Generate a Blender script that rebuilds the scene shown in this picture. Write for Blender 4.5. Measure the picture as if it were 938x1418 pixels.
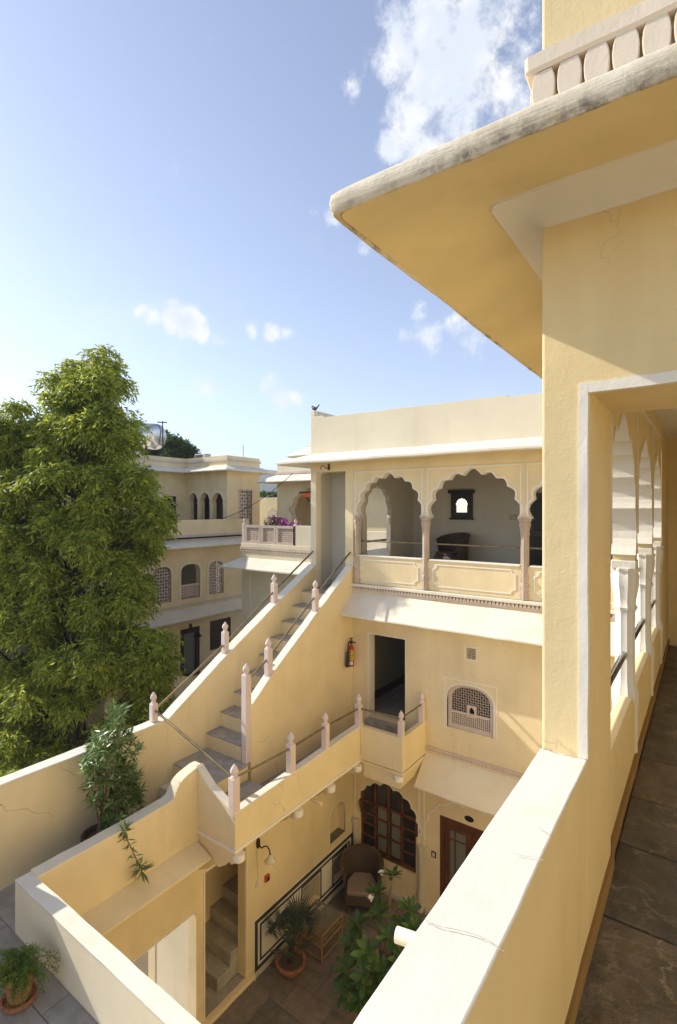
import bpy, bmesh, math, random
import numpy as np
from mathutils import Vector, Matrix, noise
from mathutils.geometry import tessellate_polygon

for o in list(bpy.data.objects):
    bpy.data.objects.remove(o)
random.seed(7)
rng = np.random.default_rng(7)
R = math.radians
scene = bpy.context.scene
COL = scene.collection

# ------------------------------------------------------------------ camera
YAW = R(35.62)
F, CX, HY = 709.0, 469.0, 703.0          # focal length and horizon in photo pixels
SN, CS = math.sin(YAW), math.cos(YAW)
cam = bpy.data.cameras.new('camera')
cam.sensor_fit = 'VERTICAL'
cam.sensor_height = 36.0
cam.lens = 36.0 * F / 1418.0
cam.shift_y = -6.0 / 1418.0
cam.clip_start = 0.05
cam.clip_end = 6000
camo = bpy.data.objects.new('camera', cam)
COL.objects.link(camo)
camo.location = (0, 0, 0)
camo.rotation_euler = (R(90), 0, YAW)
scene.camera = camo

# ------------------------------------------------------------------ light
SUN_DIR = Vector((-1.0, -0.23, 0.65)).normalized()      # towards the sun
ELEV = math.asin(SUN_DIR.z)
sl = bpy.data.lights.new('sun', 'SUN')
sl.energy = 4.1
sl.angle = R(0.55)
sl.color = (1.0, 0.94, 0.83)
so = bpy.data.objects.new('sun', sl)
COL.objects.link(so)
so.rotation_euler = SUN_DIR.to_track_quat('Z', 'Y').to_euler()

scene.view_settings.view_transform = 'Standard'
scene.view_settings.look = 'None'
scene.view_settings.gamma = 1.0
scene.view_settings.use_curve_mapping = False
scene.view_settings.exposure = 0.68
scene.cycles.diffuse_bounces = 8


def ray(px, py):
    a = (px - CX) / F
    b = (HY - py) / F
    return Vector((-SN + CS * a, CS + SN * a, b))


def onX(px, py, X):
    d = ray(px, py)
    return d * (X / d.x)


def onY(px, py, Y):
    d = ray(px, py)
    return d * (Y / d.y)


def onZ(px, py, Z):
    d = ray(px, py)
    return d * (Z / d.z)


def at(px, py, t):
    return ray(px, py) * t


# ------------------------------------------------------------------ world: sky and clouds
W = bpy.data.worlds.new('World')
scene.world = W
W.use_nodes = True
nt = W.node_tree
nt.nodes.clear()


def NN(nt, typ, **kw):
    n = nt.nodes.new(typ)
    for k, v in kw.items():
        setattr(n, k, v)
    return n


def MATH(nt, op, a, b=None, clamp=False):
    n = nt.nodes.new('ShaderNodeMath')
    n.operation = op
    n.use_clamp = clamp
    for i, v in enumerate((a, b)):
        if v is None:
            continue
        if isinstance(v, (int, float)):
            n.inputs[i].default_value = v
        else:
            nt.links.new(v, n.inputs[i])
    return n.outputs[0]


def MAPR(nt, val, a, b, c=0.0, d=1.0, smooth=False):
    n = nt.nodes.new('ShaderNodeMapRange')
    n.clamp = True
    if smooth:
        n.interpolation_type = 'SMOOTHSTEP'
    nt.links.new(val, n.inputs['Value'])
    n.inputs['From Min'].default_value = a
    n.inputs['From Max'].default_value = b
    n.inputs['To Min'].default_value = c
    n.inputs['To Max'].default_value = d
    return n.outputs['Result']


sky = NN(nt, 'ShaderNodeTexSky')
sky.sky_type = 'NISHITA'
sky.sun_disc = False
sky.sun_elevation = ELEV
sky.sun_rotation = math.atan2(SUN_DIR.x, SUN_DIR.y)
sky.altitude = 300
sky.air_density = 1.0
sky.dust_density = 0.5
sky.ozone_density = 2.5
bg_sky = NN(nt, 'ShaderNodeBackground')
bg_sky.inputs['Strength'].default_value = 0.15
hsv = NN(nt, 'ShaderNodeHueSaturation')
hsv.inputs['Hue'].default_value = 0.508
hsv.inputs['Saturation'].default_value = 0.76
hsv.inputs['Value'].default_value = 0.95
nt.links.new(sky.outputs[0], hsv.inputs['Color'])
nt.links.new(hsv.outputs[0], bg_sky.inputs['Color'])
tc = NN(nt, 'ShaderNodeTexCoord')
gen = tc.outputs['Generated']
nz = NN(nt, 'ShaderNodeTexNoise')
nz.inputs['Scale'].default_value = 10.0
nz.inputs['Detail'].default_value = 9.0
nz.inputs['Roughness'].default_value = 0.66
nz.inputs['Distortion'].default_value = 0.35
nt.links.new(gen, nz.inputs['Vector'])
fbm = nz.outputs['Fac']
nzb = NN(nt, 'ShaderNodeTexNoise')
nzb.inputs['Scale'].default_value = 30.0
nzb.inputs['Detail'].default_value = 9.0
nzb.inputs['Roughness'].default_value = 0.68
nt.links.new(gen, nzb.inputs['Vector'])
fbm2 = nzb.outputs['Fac']
# cumulus heads: (px, py, radius in degrees, weight)
heads = [(590, 30, 4.6, 1.5), (560, 80, 3.2, 1.3), (600, 110, 4.2, 1.5), (570, 165, 3.6, 1.45), (545, 195, 2.3, 1.2), (650, 60, 5.5, 1.25), (640, 150, 5.0, 1.2), (700, 110, 6.5, 1.0), (700, 20, 6.0, 1.0),
         (595, 205, 3.2, 1.3), (820, 60, 8, .8),
         (195, 428, 1.6, 1.2), (210, 438, 1.7, 1.15), (240, 440, 2.1, 1.25), (264, 448, 2.2, 1.25), (278, 460, 1.5, 1.1), (306, 469, 1.5, 1.2), (350, 461, 1.5, 1.1), (375, 463, 1.7, 1.15), (398, 461, 1.3, 1.0),
         (580, 440, 1.9, 1.1), (600, 462, 2.7, 1.25), (630, 455, 3.0, 1.15), (650, 472, 3.0, 1.0), (560, 462, 1.6, .8),
         (487, 118, 1.2, 0.66), (492, 128, 1.0, .62), (450, 242, 1.3, 0.72), (435, 290, 1.4, .75), (463, 300, 1.6, 1.0), (510, 345, 1.6, .8),
         (285, 545, 3.0, 0.80), (300, 535, 2.0, .8), (372, 535, 1.8, 0.82), (390, 555, 2.2, .80), (410, 552, 1.4, .8), (210, 520, 3.4, 0.72), (110, 465, 2.6, .72), (480, 568, 2.0, .7)]
acc = None
for (px, py, rd, w) in heads:
    d = ray(px, py).normalized()
    dot = NN(nt, 'ShaderNodeVectorMath', operation='DISTANCE')
    nrm = NN(nt, 'ShaderNodeVectorMath', operation='NORMALIZE')
    nt.links.new(gen, nrm.inputs[0])
    nt.links.new(nrm.outputs[0], dot.inputs[0])
    dot.inputs[1].default_value = d
    m = MAPR(nt, dot.outputs['Value'], 0.0, R(rd) * 1.35, w, 0.0, True)
    acc = m if acc is None else MATH(nt, 'MAXIMUM', acc, m)
n1 = MATH(nt, 'MULTIPLY', MATH(nt, 'SUBTRACT', fbm, 0.5), 2.7)
n2 = MATH(nt, 'MULTIPLY', MATH(nt, 'SUBTRACT', fbm2, 0.5), 1.7)
shape = MATH(nt, 'ADD', MATH(nt, 'ADD', acc, n1), n2)
cl_heads = MAPR(nt, shape, 0.46, 1.30, 0.0, 1.0, True)
# thin scattered cloud all over the dome
nzc = NN(nt, 'ShaderNodeTexNoise')
nzc.inputs['Scale'].default_value = 3.4
nzc.inputs['Detail'].default_value = 8.0
mp = NN(nt, 'ShaderNodeMapping')
mp.inputs['Scale'].default_value = (1, 1, 2.2)
mp.inputs['Location'].default_value = (3.1, 1.7, 0.4)
nt.links.new(gen, mp.inputs['Vector'])
nt.links.new(mp.outputs[0], nzc.inputs['Vector'])
cl_gen = MAPR(nt, nzc.outputs['Fac'], 0.60, 0.82, 0.0, 0.28, True)
cloud = MATH(nt, 'MAXIMUM', MATH(nt, 'MULTIPLY', cl_heads, 0.92), cl_gen)
bg_cl = NN(nt, 'ShaderNodeBackground')
bg_cl.inputs['Strength'].default_value = 0.74
cr = NN(nt, 'ShaderNodeMix', data_type='RGBA')
nzd = NN(nt, 'ShaderNodeTexNoise')
nzd.inputs['Scale'].default_value = 13.0
nzd.inputs['Detail'].default_value = 7.0
mpd = NN(nt, 'ShaderNodeMapping')
mpd.inputs['Location'].default_value = (0.05, 0.02, -0.035)
nt.links.new(gen, mpd.inputs['Vector'])
nt.links.new(mpd.outputs[0], nzd.inputs['Vector'])
nt.links.new(MAPR(nt, nzd.outputs['Fac'], 0.40, 0.62), cr.inputs['Factor'])
cr.inputs['A'].default_value = (0.74, 0.80, 0.89, 1)
cr.inputs['B'].default_value = (0.98, 0.97, 0.95, 1)
nt.links.new(cr.outputs['Result'], bg_cl.inputs['Color'])
mixs = NN(nt, 'ShaderNodeMixShader')
nt.links.new(cloud, mixs.inputs[0])
nt.links.new(bg_sky.outputs[0], mixs.inputs[1])
nt.links.new(bg_cl.outputs[0], mixs.inputs[2])
wo = NN(nt, 'ShaderNodeOutputWorld')
nt.links.new(mixs.outputs[0], wo.inputs['Surface'])

# ------------------------------------------------------------------ materials
MATS = {}


def base_mat(name):
    m = bpy.data.materials.new(name)
    m.use_nodes = True
    n = m.node_tree
    p = n.nodes['Principled BSDF']
    return m, n, p


def pos_out(n, scale=(1, 1, 1)):
    g = NN(n, 'ShaderNodeNewGeometry')
    mp = NN(n, 'ShaderNodeMapping')
    mp.inputs['Scale'].default_value = scale
    n.links.new(g.outputs['Position'], mp.inputs['Vector'])
    return mp.outputs[0]


def noise_t(n, vec, scale, detail=4, rough=0.55):
    t = NN(n, 'ShaderNodeTexNoise')
    t.inputs['Scale'].default_value = scale
    t.inputs['Detail'].default_value = detail
    t.inputs['Roughness'].default_value = rough
    n.links.new(vec, t.inputs['Vector'])
    return t.outputs['Fac']


def mixc(n, fac, a, b, mode='MIX'):
    x = NN(n, 'ShaderNodeMix', data_type='RGBA', blend_type=mode)
    if isinstance(fac, (int, float)):
        x.inputs['Factor'].default_value = fac
    else:
        n.links.new(fac, x.inputs['Factor'])
    for k, v in (('A', a), ('B', b)):
        if isinstance(v, tuple):
            x.inputs[k].default_value = (*v, 1)
        else:
            n.links.new(v, x.inputs[k])
    return x.outputs['Result']


def sc(c, k):
    return tuple(min(1.0, x * k) for x in c)


def bump(n, p, h, strength, dist=0.01):
    b = NN(n, 'ShaderNodeBump')
    b.inputs['Strength'].default_value = strength
    b.inputs['Distance'].default_value = dist
    n.links.new(h, b.inputs['Height'])
    n.links.new(b.outputs[0], p.inputs['Normal'])


def plaster(name, col, var=0.10, crack=0.0, rough=0.85, grime=0.25, grime_col=(0.42, 0.33, 0.2), bstr=0.35):
    m, n, p = base_mat(name)
    v = pos_out(n)
    big = noise_t(n, v, 0.9, 5)
    c = mixc(n, MAPR(n, big, 0.3, 0.7), sc(col, 1 - var), sc(col, 1 + var * 0.7))
    vs = pos_out(n, (2.4, 2.4, 0.4))
    st = noise_t(n, vs, 1.1, 5, 0.6)
    c = mixc(n, MAPR(n, st, 0.52, 0.85, 0, grime * 0.7), c, tuple(a * b * 1.6 for a, b in zip(col, grime_col)))
    blot = noise_t(n, v, 3.2, 8, 0.7)
    c = mixc(n, MAPR(n, blot, 0.60, 0.78, 0, grime * 0.7), c, sc(col, 0.80))
    fine = noise_t(n, v, 60, 4, 0.6)
    med = noise_t(n, v, 6, 5, 0.55)
    h = MATH(n, 'ADD', MATH(n, 'MULTIPLY', fine, 0.35), med)
    if crack > 0:
        wv = NN(n, 'ShaderNodeTexNoise')
        wv.inputs['Scale'].default_value = 2.5
        wv.inputs['Detail'].default_value = 7
        n.links.new(v, wv.inputs['Vector'])
        ad = NN(n, 'ShaderNodeVectorMath', operation='ADD')
        scl = NN(n, 'ShaderNodeVectorMath', operation='SCALE')
        scl.inputs['Scale'].default_value = 0.5
        n.links.new(wv.outputs['Color'], scl.inputs[0])
        n.links.new(v, ad.inputs[0])
        n.links.new(scl.outputs[0], ad.inputs[1])
        vo = NN(n, 'ShaderNodeTexVoronoi', feature='DISTANCE_TO_EDGE')
        vo.inputs['Scale'].default_value = 0.85
        n.links.new(ad.outputs[0], vo.inputs['Vector'])
        ln = MAPR(n, vo.outputs['Distance'], 0.0015, 0.005, 1.0, 0.0)
        msk = MAPR(n, noise_t(n, v, 1.1, 2), 0.55, 0.62)
        ck = MATH(n, 'MULTIPLY', MATH(n, 'MULTIPLY', ln, msk), crack)
        c = mixc(n, ck, c, sc(col, 0.35))
    n.links.new(c, p.inputs['Base Color'])
    p.inputs['Roughness'].default_value = rough
    p.inputs['Specular IOR Level'].default_value = 0.25
    bump(n, p, h, bstr, 0.012)
    MATS[name] = m
    return m


def simple(name, col, rough=0.6, metal=0.0, var=0.15, scale=8.0, spec=0.4, bstr=0.1, objrand=0.0):
    m, n, p = base_mat(name)
    v = pos_out(n)
    nzv = noise_t(n, v, scale, 6)
    c = mixc(n, MAPR(n, nzv, 0.3, 0.7), sc(col, 1 - var), sc(col, 1 + var))
    if objrand > 0:
        oi = NN(n, 'ShaderNodeObjectInfo')
        k = MAPR(n, oi.outputs['Random'], 0, 1, 1 - objrand, 1 + objrand)
        hs = NN(n, 'ShaderNodeHueSaturation')
        n.links.new(k, hs.inputs['Value'])
        n.links.new(c, hs.inputs['Color'])
        c = hs.outputs[0]
    n.links.new(c, p.inputs['Base Color'])
    p.inputs['Roughness'].default_value = rough
    p.inputs['Metallic'].default_value = metal
    p.inputs['Specular IOR Level'].default_value = spec
    if bstr:
        bump(n, p, noise_t(n, v, scale * 6, 5), bstr, 0.01)
    MATS[name] = m
    return m


def stone(name, col, col2, rough=0.55, objrand=0.18, bd=0.012, st=(2.0, 7.0, 3.0), ridge_glint=0.25):
    m, n, p = base_mat(name)
    v = pos_out(n)
    vs = pos_out(n, st)
    a = noise_t(n, vs, 1.6, 8, 0.65)
    b = noise_t(n, v, 5, 8, 0.7)
    c = mixc(n, MAPR(n, a, 0.32, 0.68), col, col2)
    c = mixc(n, MAPR(n, b, 0.5, 0.8, 0, 0.55), c, sc(col, 0.55))
    ve = noise_t(n, pos_out(n, (1.0, 1.35, 1.0)), 2.6, 7, 0.6)
    ridge = MAPR(n, MATH(n, 'ABSOLUTE', MATH(n, 'SUBTRACT', ve, 0.5)), 0.0, 0.018, 1.0, 0.0)
    ridge = MATH(n, 'MULTIPLY', ridge, MAPR(n, noise_t(n, v, 1.7, 3), 0.48, 0.62))
    c = mixc(n, MATH(n, 'MULTIPLY', ridge, ridge_glint), c, sc(col2, 1.7))  # pale lines painted along the ridges, standing in for light on the relief
    oi = NN(n, 'ShaderNodeObjectInfo')
    hs = NN(n, 'ShaderNodeHueSaturation')
    n.links.new(MAPR(n, oi.outputs['Random'], 0, 1, 1 - objrand, 1 + objrand), hs.inputs['Value'])
    n.links.new(MAPR(n, oi.outputs['Random'], 0, 1, 0.7, 1.2), hs.inputs['Saturation'])
    n.links.new(c, hs.inputs['Color'])
    n.links.new(hs.outputs[0], p.inputs['Base Color'])
    n.links.new(MAPR(n, b, 0.3, 0.7, rough - 0.12, rough + 0.2), p.inputs['Roughness'])
    bump(n, p, MATH(n, 'ADD', MATH(n, 'MULTIPLY', ve, 2.0), MATH(n, 'ADD', a, MATH(n, 'MULTIPLY', b, 0.6))), 0.7, bd)
    MATS[name] = m


def leafmat(name, c1, c2, trans=0.35, rough=0.45, scale=1.4, spec=0.4):
    m, n, p = base_mat(name)
    v = pos_out(n)
    a = noise_t(n, v, scale, 3)
    b = noise_t(n, v, 23, 3)
    c = mixc(n, MAPR(n, a, 0.35, 0.65), c1, c2)
    c = mixc(n, MAPR(n, b, 0.35, 0.75, 0, 0.6), c, sc(c2, 1.25))
    gi = NN(n, 'ShaderNodeNewGeometry')
    hv = NN(n, 'ShaderNodeHueSaturation')
    n.links.new(MAPR(n, gi.outputs['Random Per Island'], 0, 1, 0.55, 1.45), hv.inputs['Value'])
    n.links.new(MAPR(n, gi.outputs['Random Per Island'], 0, 1, 0.515, 0.485), hv.inputs['Hue'])
    n.links.new(c, hv.inputs['Color'])
    c = hv.outputs[0]
    n.links.new(c, p.inputs['Base Color'])
    p.inputs['Roughness'].default_value = rough
    p.inputs['Specular IOR Level'].default_value = spec
    t = NN(n, 'ShaderNodeBsdfTranslucent')
    hs = NN(n, 'ShaderNodeHueSaturation')
    hs.inputs['Hue'].default_value = 0.485
    hs.inputs['Value'].default_value = 1.6
    n.links.new(c, hs.inputs['Color'])
    n.links.new(hs.outputs[0], t.inputs['Color'])
    mx = NN(n, 'ShaderNodeMixShader')
    mx.inputs[0].default_value = trans
    n.links.new(p.outputs[0], mx.inputs[1])
    n.links.new(t.outputs[0], mx.inputs[2])
    n.links.new(mx.outputs[0], n.nodes['Material Output'].inputs['Surface'])
    MATS[name] = m


def weave(name, col, dark):
    m, n, p = base_mat(name)
    v = pos_out(n)
    w1 = NN(n, 'ShaderNodeTexWave', wave_type='BANDS', bands_direction='Z')
    w1.inputs['Scale'].default_value = 16
    w1.inputs['Distortion'].default_value = 0.6
    w2 = NN(n, 'ShaderNodeTexWave', wave_type='BANDS', bands_direction='DIAGONAL')
    w2.inputs['Scale'].default_value = 14
    n.links.new(v, w1.inputs['Vector'])
    n.links.new(v, w2.inputs['Vector'])
    h = MATH(n, 'MULTIPLY', w1.outputs['Fac'], MATH(n, 'ADD', w2.outputs['Fac'], 0.4))
    n.links.new(mixc(n, MAPR(n, h, 0.1, 0.9), dark, col), p.inputs['Base Color'])
    p.inputs['Roughness'].default_value = 0.6
    bump(n, p, h, 0.8, 0.008)
    MATS[name] = m


YEL = (0.80, 0.668, 0.42)
CRM = (0.80, 0.715, 0.53)
WHT = (0.81, 0.765, 0.67)
plaster('yellow', YEL, var=0.12, crack=0.25, grime=0.42)
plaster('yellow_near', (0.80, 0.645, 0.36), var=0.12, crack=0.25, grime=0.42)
plaster('yellow_cracked', sc(YEL, 1.0), crack=0.7, grime=0.3)
plaster('yellow_deep', (0.79, 0.64, 0.345), var=0.14, crack=0.3, grime=0.4)
plaster('cream', CRM, var=0.07, grime=0.35)
plaster('cream_cracked', (0.78, 0.74, 0.64), var=0.08, crack=0.9, grime=0.5, bstr=0.25)
plaster('cap', (0.79, 0.735, 0.615), var=0.08, grime=0.6)
plaster('white', WHT, var=0.05, grime=0.12)
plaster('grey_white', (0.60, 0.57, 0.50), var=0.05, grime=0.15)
plaster('peach', (0.76, 0.655, 0.52), var=0.10, grime=0.3)
plaster('pink_stone', (0.64, 0.53, 0.45), var=0.12, grime=0.45, grime_col=(0.3, 0.25, 0.22))
plaster('brown_stone', (0.50, 0.40, 0.32), var=0.25, grime=0.7, grime_col=(0.3, 0.25, 0.2), bstr=0.8)
plaster('post_stone', (0.72, 0.60, 0.55), var=0.10, grime=0.35, grime_col=(0.35, 0.3, 0.28))


def lip_mat():
    m, n, p = base_mat('stained_lip')
    v = pos_out(n)
    c = mixc(n, MAPR(n, noise_t(n, v, 2.2, 6), 0.3, 0.7), (0.70, 0.59, 0.41), (0.80, 0.73, 0.60))
    lon = noise_t(n, pos_out(n, (3.0, 3.0, 38.0)), 1.5, 7, 0.7)
    c = mixc(n, MAPR(n, lon, 0.52, 0.72, 0, 0.55), c, (0.46, 0.37, 0.23))
    sp = NN(n, 'ShaderNodeSeparateXYZ')
    n.links.new(v, sp.inputs[0])
    low = MAPR(n, sp.outputs['Z'], 1.325, 1.262)
    mil = MATH(n, 'MULTIPLY', MAPR(n, noise_t(n, v, 11, 9, 0.75), 0.46, 0.60), MAPR(n, noise_t(n, v, 1.9, 3), 0.40, 0.58))
    c = mixc(n, MATH(n, 'MULTIPLY', MATH(n, 'MULTIPLY', mil, low), 0.72), c, (0.12, 0.09, 0.055))
    c = mixc(n, MATH(n, 'MULTIPLY', MAPR(n, noise_t(n, v, 5, 8, 0.7), 0.58, 0.66), 0.4), c, (0.60, 0.46, 0.16))
    n.links.new(c, p.inputs['Base Color'])
    p.inputs['Roughness'].default_value = 0.9
    bump(n, p, MATH(n, 'ADD', lon, MATH(n, 'MULTIPLY', noise_t(n, v, 30, 6), 0.6)), 0.8, 0.012)
    MATS['stained_lip'] = m


lip_mat()
plaster('old_white_stone', (0.62, 0.56, 0.45), var=0.2, grime=0.7)
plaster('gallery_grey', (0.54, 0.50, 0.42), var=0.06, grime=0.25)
plaster('ochre', (0.33, 0.205, 0.08), var=0.15, grime=0.4)
simple('cement', (0.37, 0.345, 0.30), 0.85, var=0.22, scale=5, bstr=0.4)
stone('court_slab', (0.15, 0.12, 0.095), (0.26, 0.21, 0.165), objrand=0.28, bd=0.03, st=(3.0, 4.0, 3.0))
stone('corr_slab', (0.115, 0.098, 0.074), (0.23, 0.195, 0.148), rough=0.5, objrand=0.22, bd=0.07, st=(3.4, 2.2, 3.0), ridge_glint=0.75)
stone('terrace_slab', (0.27, 0.25, 0.225), (0.36, 0.33, 0.30), rough=0.75, objrand=0.10)
stone('red_tile', (0.24, 0.11, 0.075), (0.30, 0.15, 0.10), rough=0.6)
simple('grout', (0.17, 0.145, 0.115), 0.95, var=0.2)
simple('earth', (0.17, 0.13, 0.085), 0.95, var=0.3, scale=0.5)
simple('soil', (0.10, 0.075, 0.05), 0.95, var=0.3, scale=30)
simple('wood_dark', (0.045, 0.022, 0.013), 0.4, var=0.35, scale=6)
simple('wood_door', (0.115, 0.043, 0.017), 0.4, var=0.35, scale=6)
simple('wood_black', (0.014, 0.010, 0.009), 0.45, var=0.3)
simple('iron', (0.02, 0.019, 0.018), 0.5, metal=0.6, var=0.2)
simple('brass', (0.26, 0.21, 0.12), 0.42, metal=0.85, var=0.25)
simple('steel_rail', (0.36, 0.36, 0.35), 0.25, metal=0.9, var=0.1)
simple('tank_steel', (0.62, 0.62, 0.61), 0.22, metal=0.9, var=0.08, scale=3)
simple('red_paint', (0.42, 0.035, 0.02), 0.3, var=0.1)
simple('alarm_red', (0.45, 0.08, 0.03), 0.4, var=0.1)
simple('label_yellow', (0.60, 0.42, 0.05), 0.5, var=0.1, scale=40)
simple('label_white', (0.75, 0.70, 0.68), 0.5, var=0.05)
simple('label_ink', (0.10, 0.07, 0.02), 0.6, var=0.1)
simple('plastic_white', (0.62, 0.60, 0.55), 0.4, var=0.05)
simple('plastic_black', (0.02, 0.02, 0.02), 0.4, var=0.1)
simple('terracotta', (0.36, 0.15, 0.075), 0.8, var=0.25, scale=12, bstr=0.3)
simple('pot_dark', (0.10, 0.045, 0.035), 0.7, var=0.3, scale=12)
simple('crack', (0.46, 0.40, 0.31), 0.95, var=0.3)
simple('cushion', (0.30, 0.235, 0.185), 0.95, var=0.15, scale=20)
simple('dado_black', (0.045, 0.047, 0.05), 0.6, var=0.2)
simple('bark', (0.045, 0.034, 0.026), 0.95, var=0.4, scale=10, bstr=0.8)
simple('stem', (0.20, 0.16, 0.10), 0.85, var=0.3, scale=20)
simple('petal', (0.85, 0.83, 0.76), 0.6, var=0.05)
simple('yellow_leaf', (0.65, 0.40, 0.03), 0.5, var=0.1)
simple('magenta', (0.45, 0.06, 0.32), 0.6, var=0.3, scale=20)
simple('orange_cloth', (0.75, 0.18, 0.03), 0.8, var=0.1)
simple('curtain', (0.42, 0.42, 0.36), 0.9, var=0.2, scale=4)
simple('bird', (0.02, 0.02, 0.023), 0.6, var=0.2)
simple('ac_grey', (0.45, 0.44, 0.42), 0.6, var=0.1)
simple('hill', (0.055, 0.07, 0.045), 0.95, var=0.5, scale=0.05, bstr=0)
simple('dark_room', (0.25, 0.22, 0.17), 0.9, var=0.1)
weave('rattan_brown', (0.17, 0.115, 0.065), (0.05, 0.032, 0.018))
weave('rattan_dark', (0.15, 0.10, 0.075), (0.04, 0.027, 0.02))
weave('rattan_light', (0.36, 0.25, 0.13), (0.22, 0.14, 0.07))
simple('cane', (0.34, 0.225, 0.105), 0.5, var=0.2, scale=20)
leafmat('neem_leaf', (0.105, 0.165, 0.02), (0.31, 0.355, 0.045), 0.44, scale=3.0)
leafmat('neem_dark', (0.04, 0.075, 0.016), (0.08, 0.125, 0.028), 0.35)
leafmat('frangipani_leaf', (0.032, 0.085, 0.018), (0.075, 0.15, 0.03), 0.2, rough=0.35)
leafmat('palm_leaf', (0.040, 0.062, 0.042), (0.075, 0.105, 0.068), 0.15)
leafmat('pleomele_leaf', (0.075, 0.14, 0.03), (0.17, 0.25, 0.075), 0.25, rough=0.33, spec=0.6)
leafmat('fern_leaf', (0.075, 0.135, 0.018), (0.16, 0.23, 0.045), 0.4, rough=0.5)


def glassmat(name, col, rough=0.08):
    m, n, p = base_mat(name)
    p.inputs['Base Color'].default_value = (*col, 1)
    p.inputs['Roughness'].default_value = rough
    p.inputs['Specular IOR Level'].default_value = 0.6
    MATS[name] = m


glassmat('pane_dark', (0.028, 0.030, 0.028))
glassmat('pane_curtain', (0.17, 0.18, 0.155), 0.2)
m, n, p = base_mat('mirror')
p.inputs['Base Color'].default_value = (0.85, 0.86, 0.86, 1)
p.inputs['Metallic'].default_value = 1.0
p.inputs['Roughness'].default_value = 0.03
MATS['mirror'] = m
m, n, p = base_mat('table_glass')
p.inputs['Base Color'].default_value = (0.75, 0.8, 0.78, 1)
p.inputs['Roughness'].default_value = 0.03
p.inputs['Transmission Weight'].default_value = 0.92
p.inputs['IOR'].default_value = 1.2
MATS['table_glass'] = m
m, n, p = base_mat('lamp_glass')
p.inputs['Base Color'].default_value = (0.72, 0.70, 0.64, 1)
p.inputs['Roughness'].default_value = 0.25
p.inputs['Transmission Weight'].default_value = 0.35
MATS['lamp_glass'] = m


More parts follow.
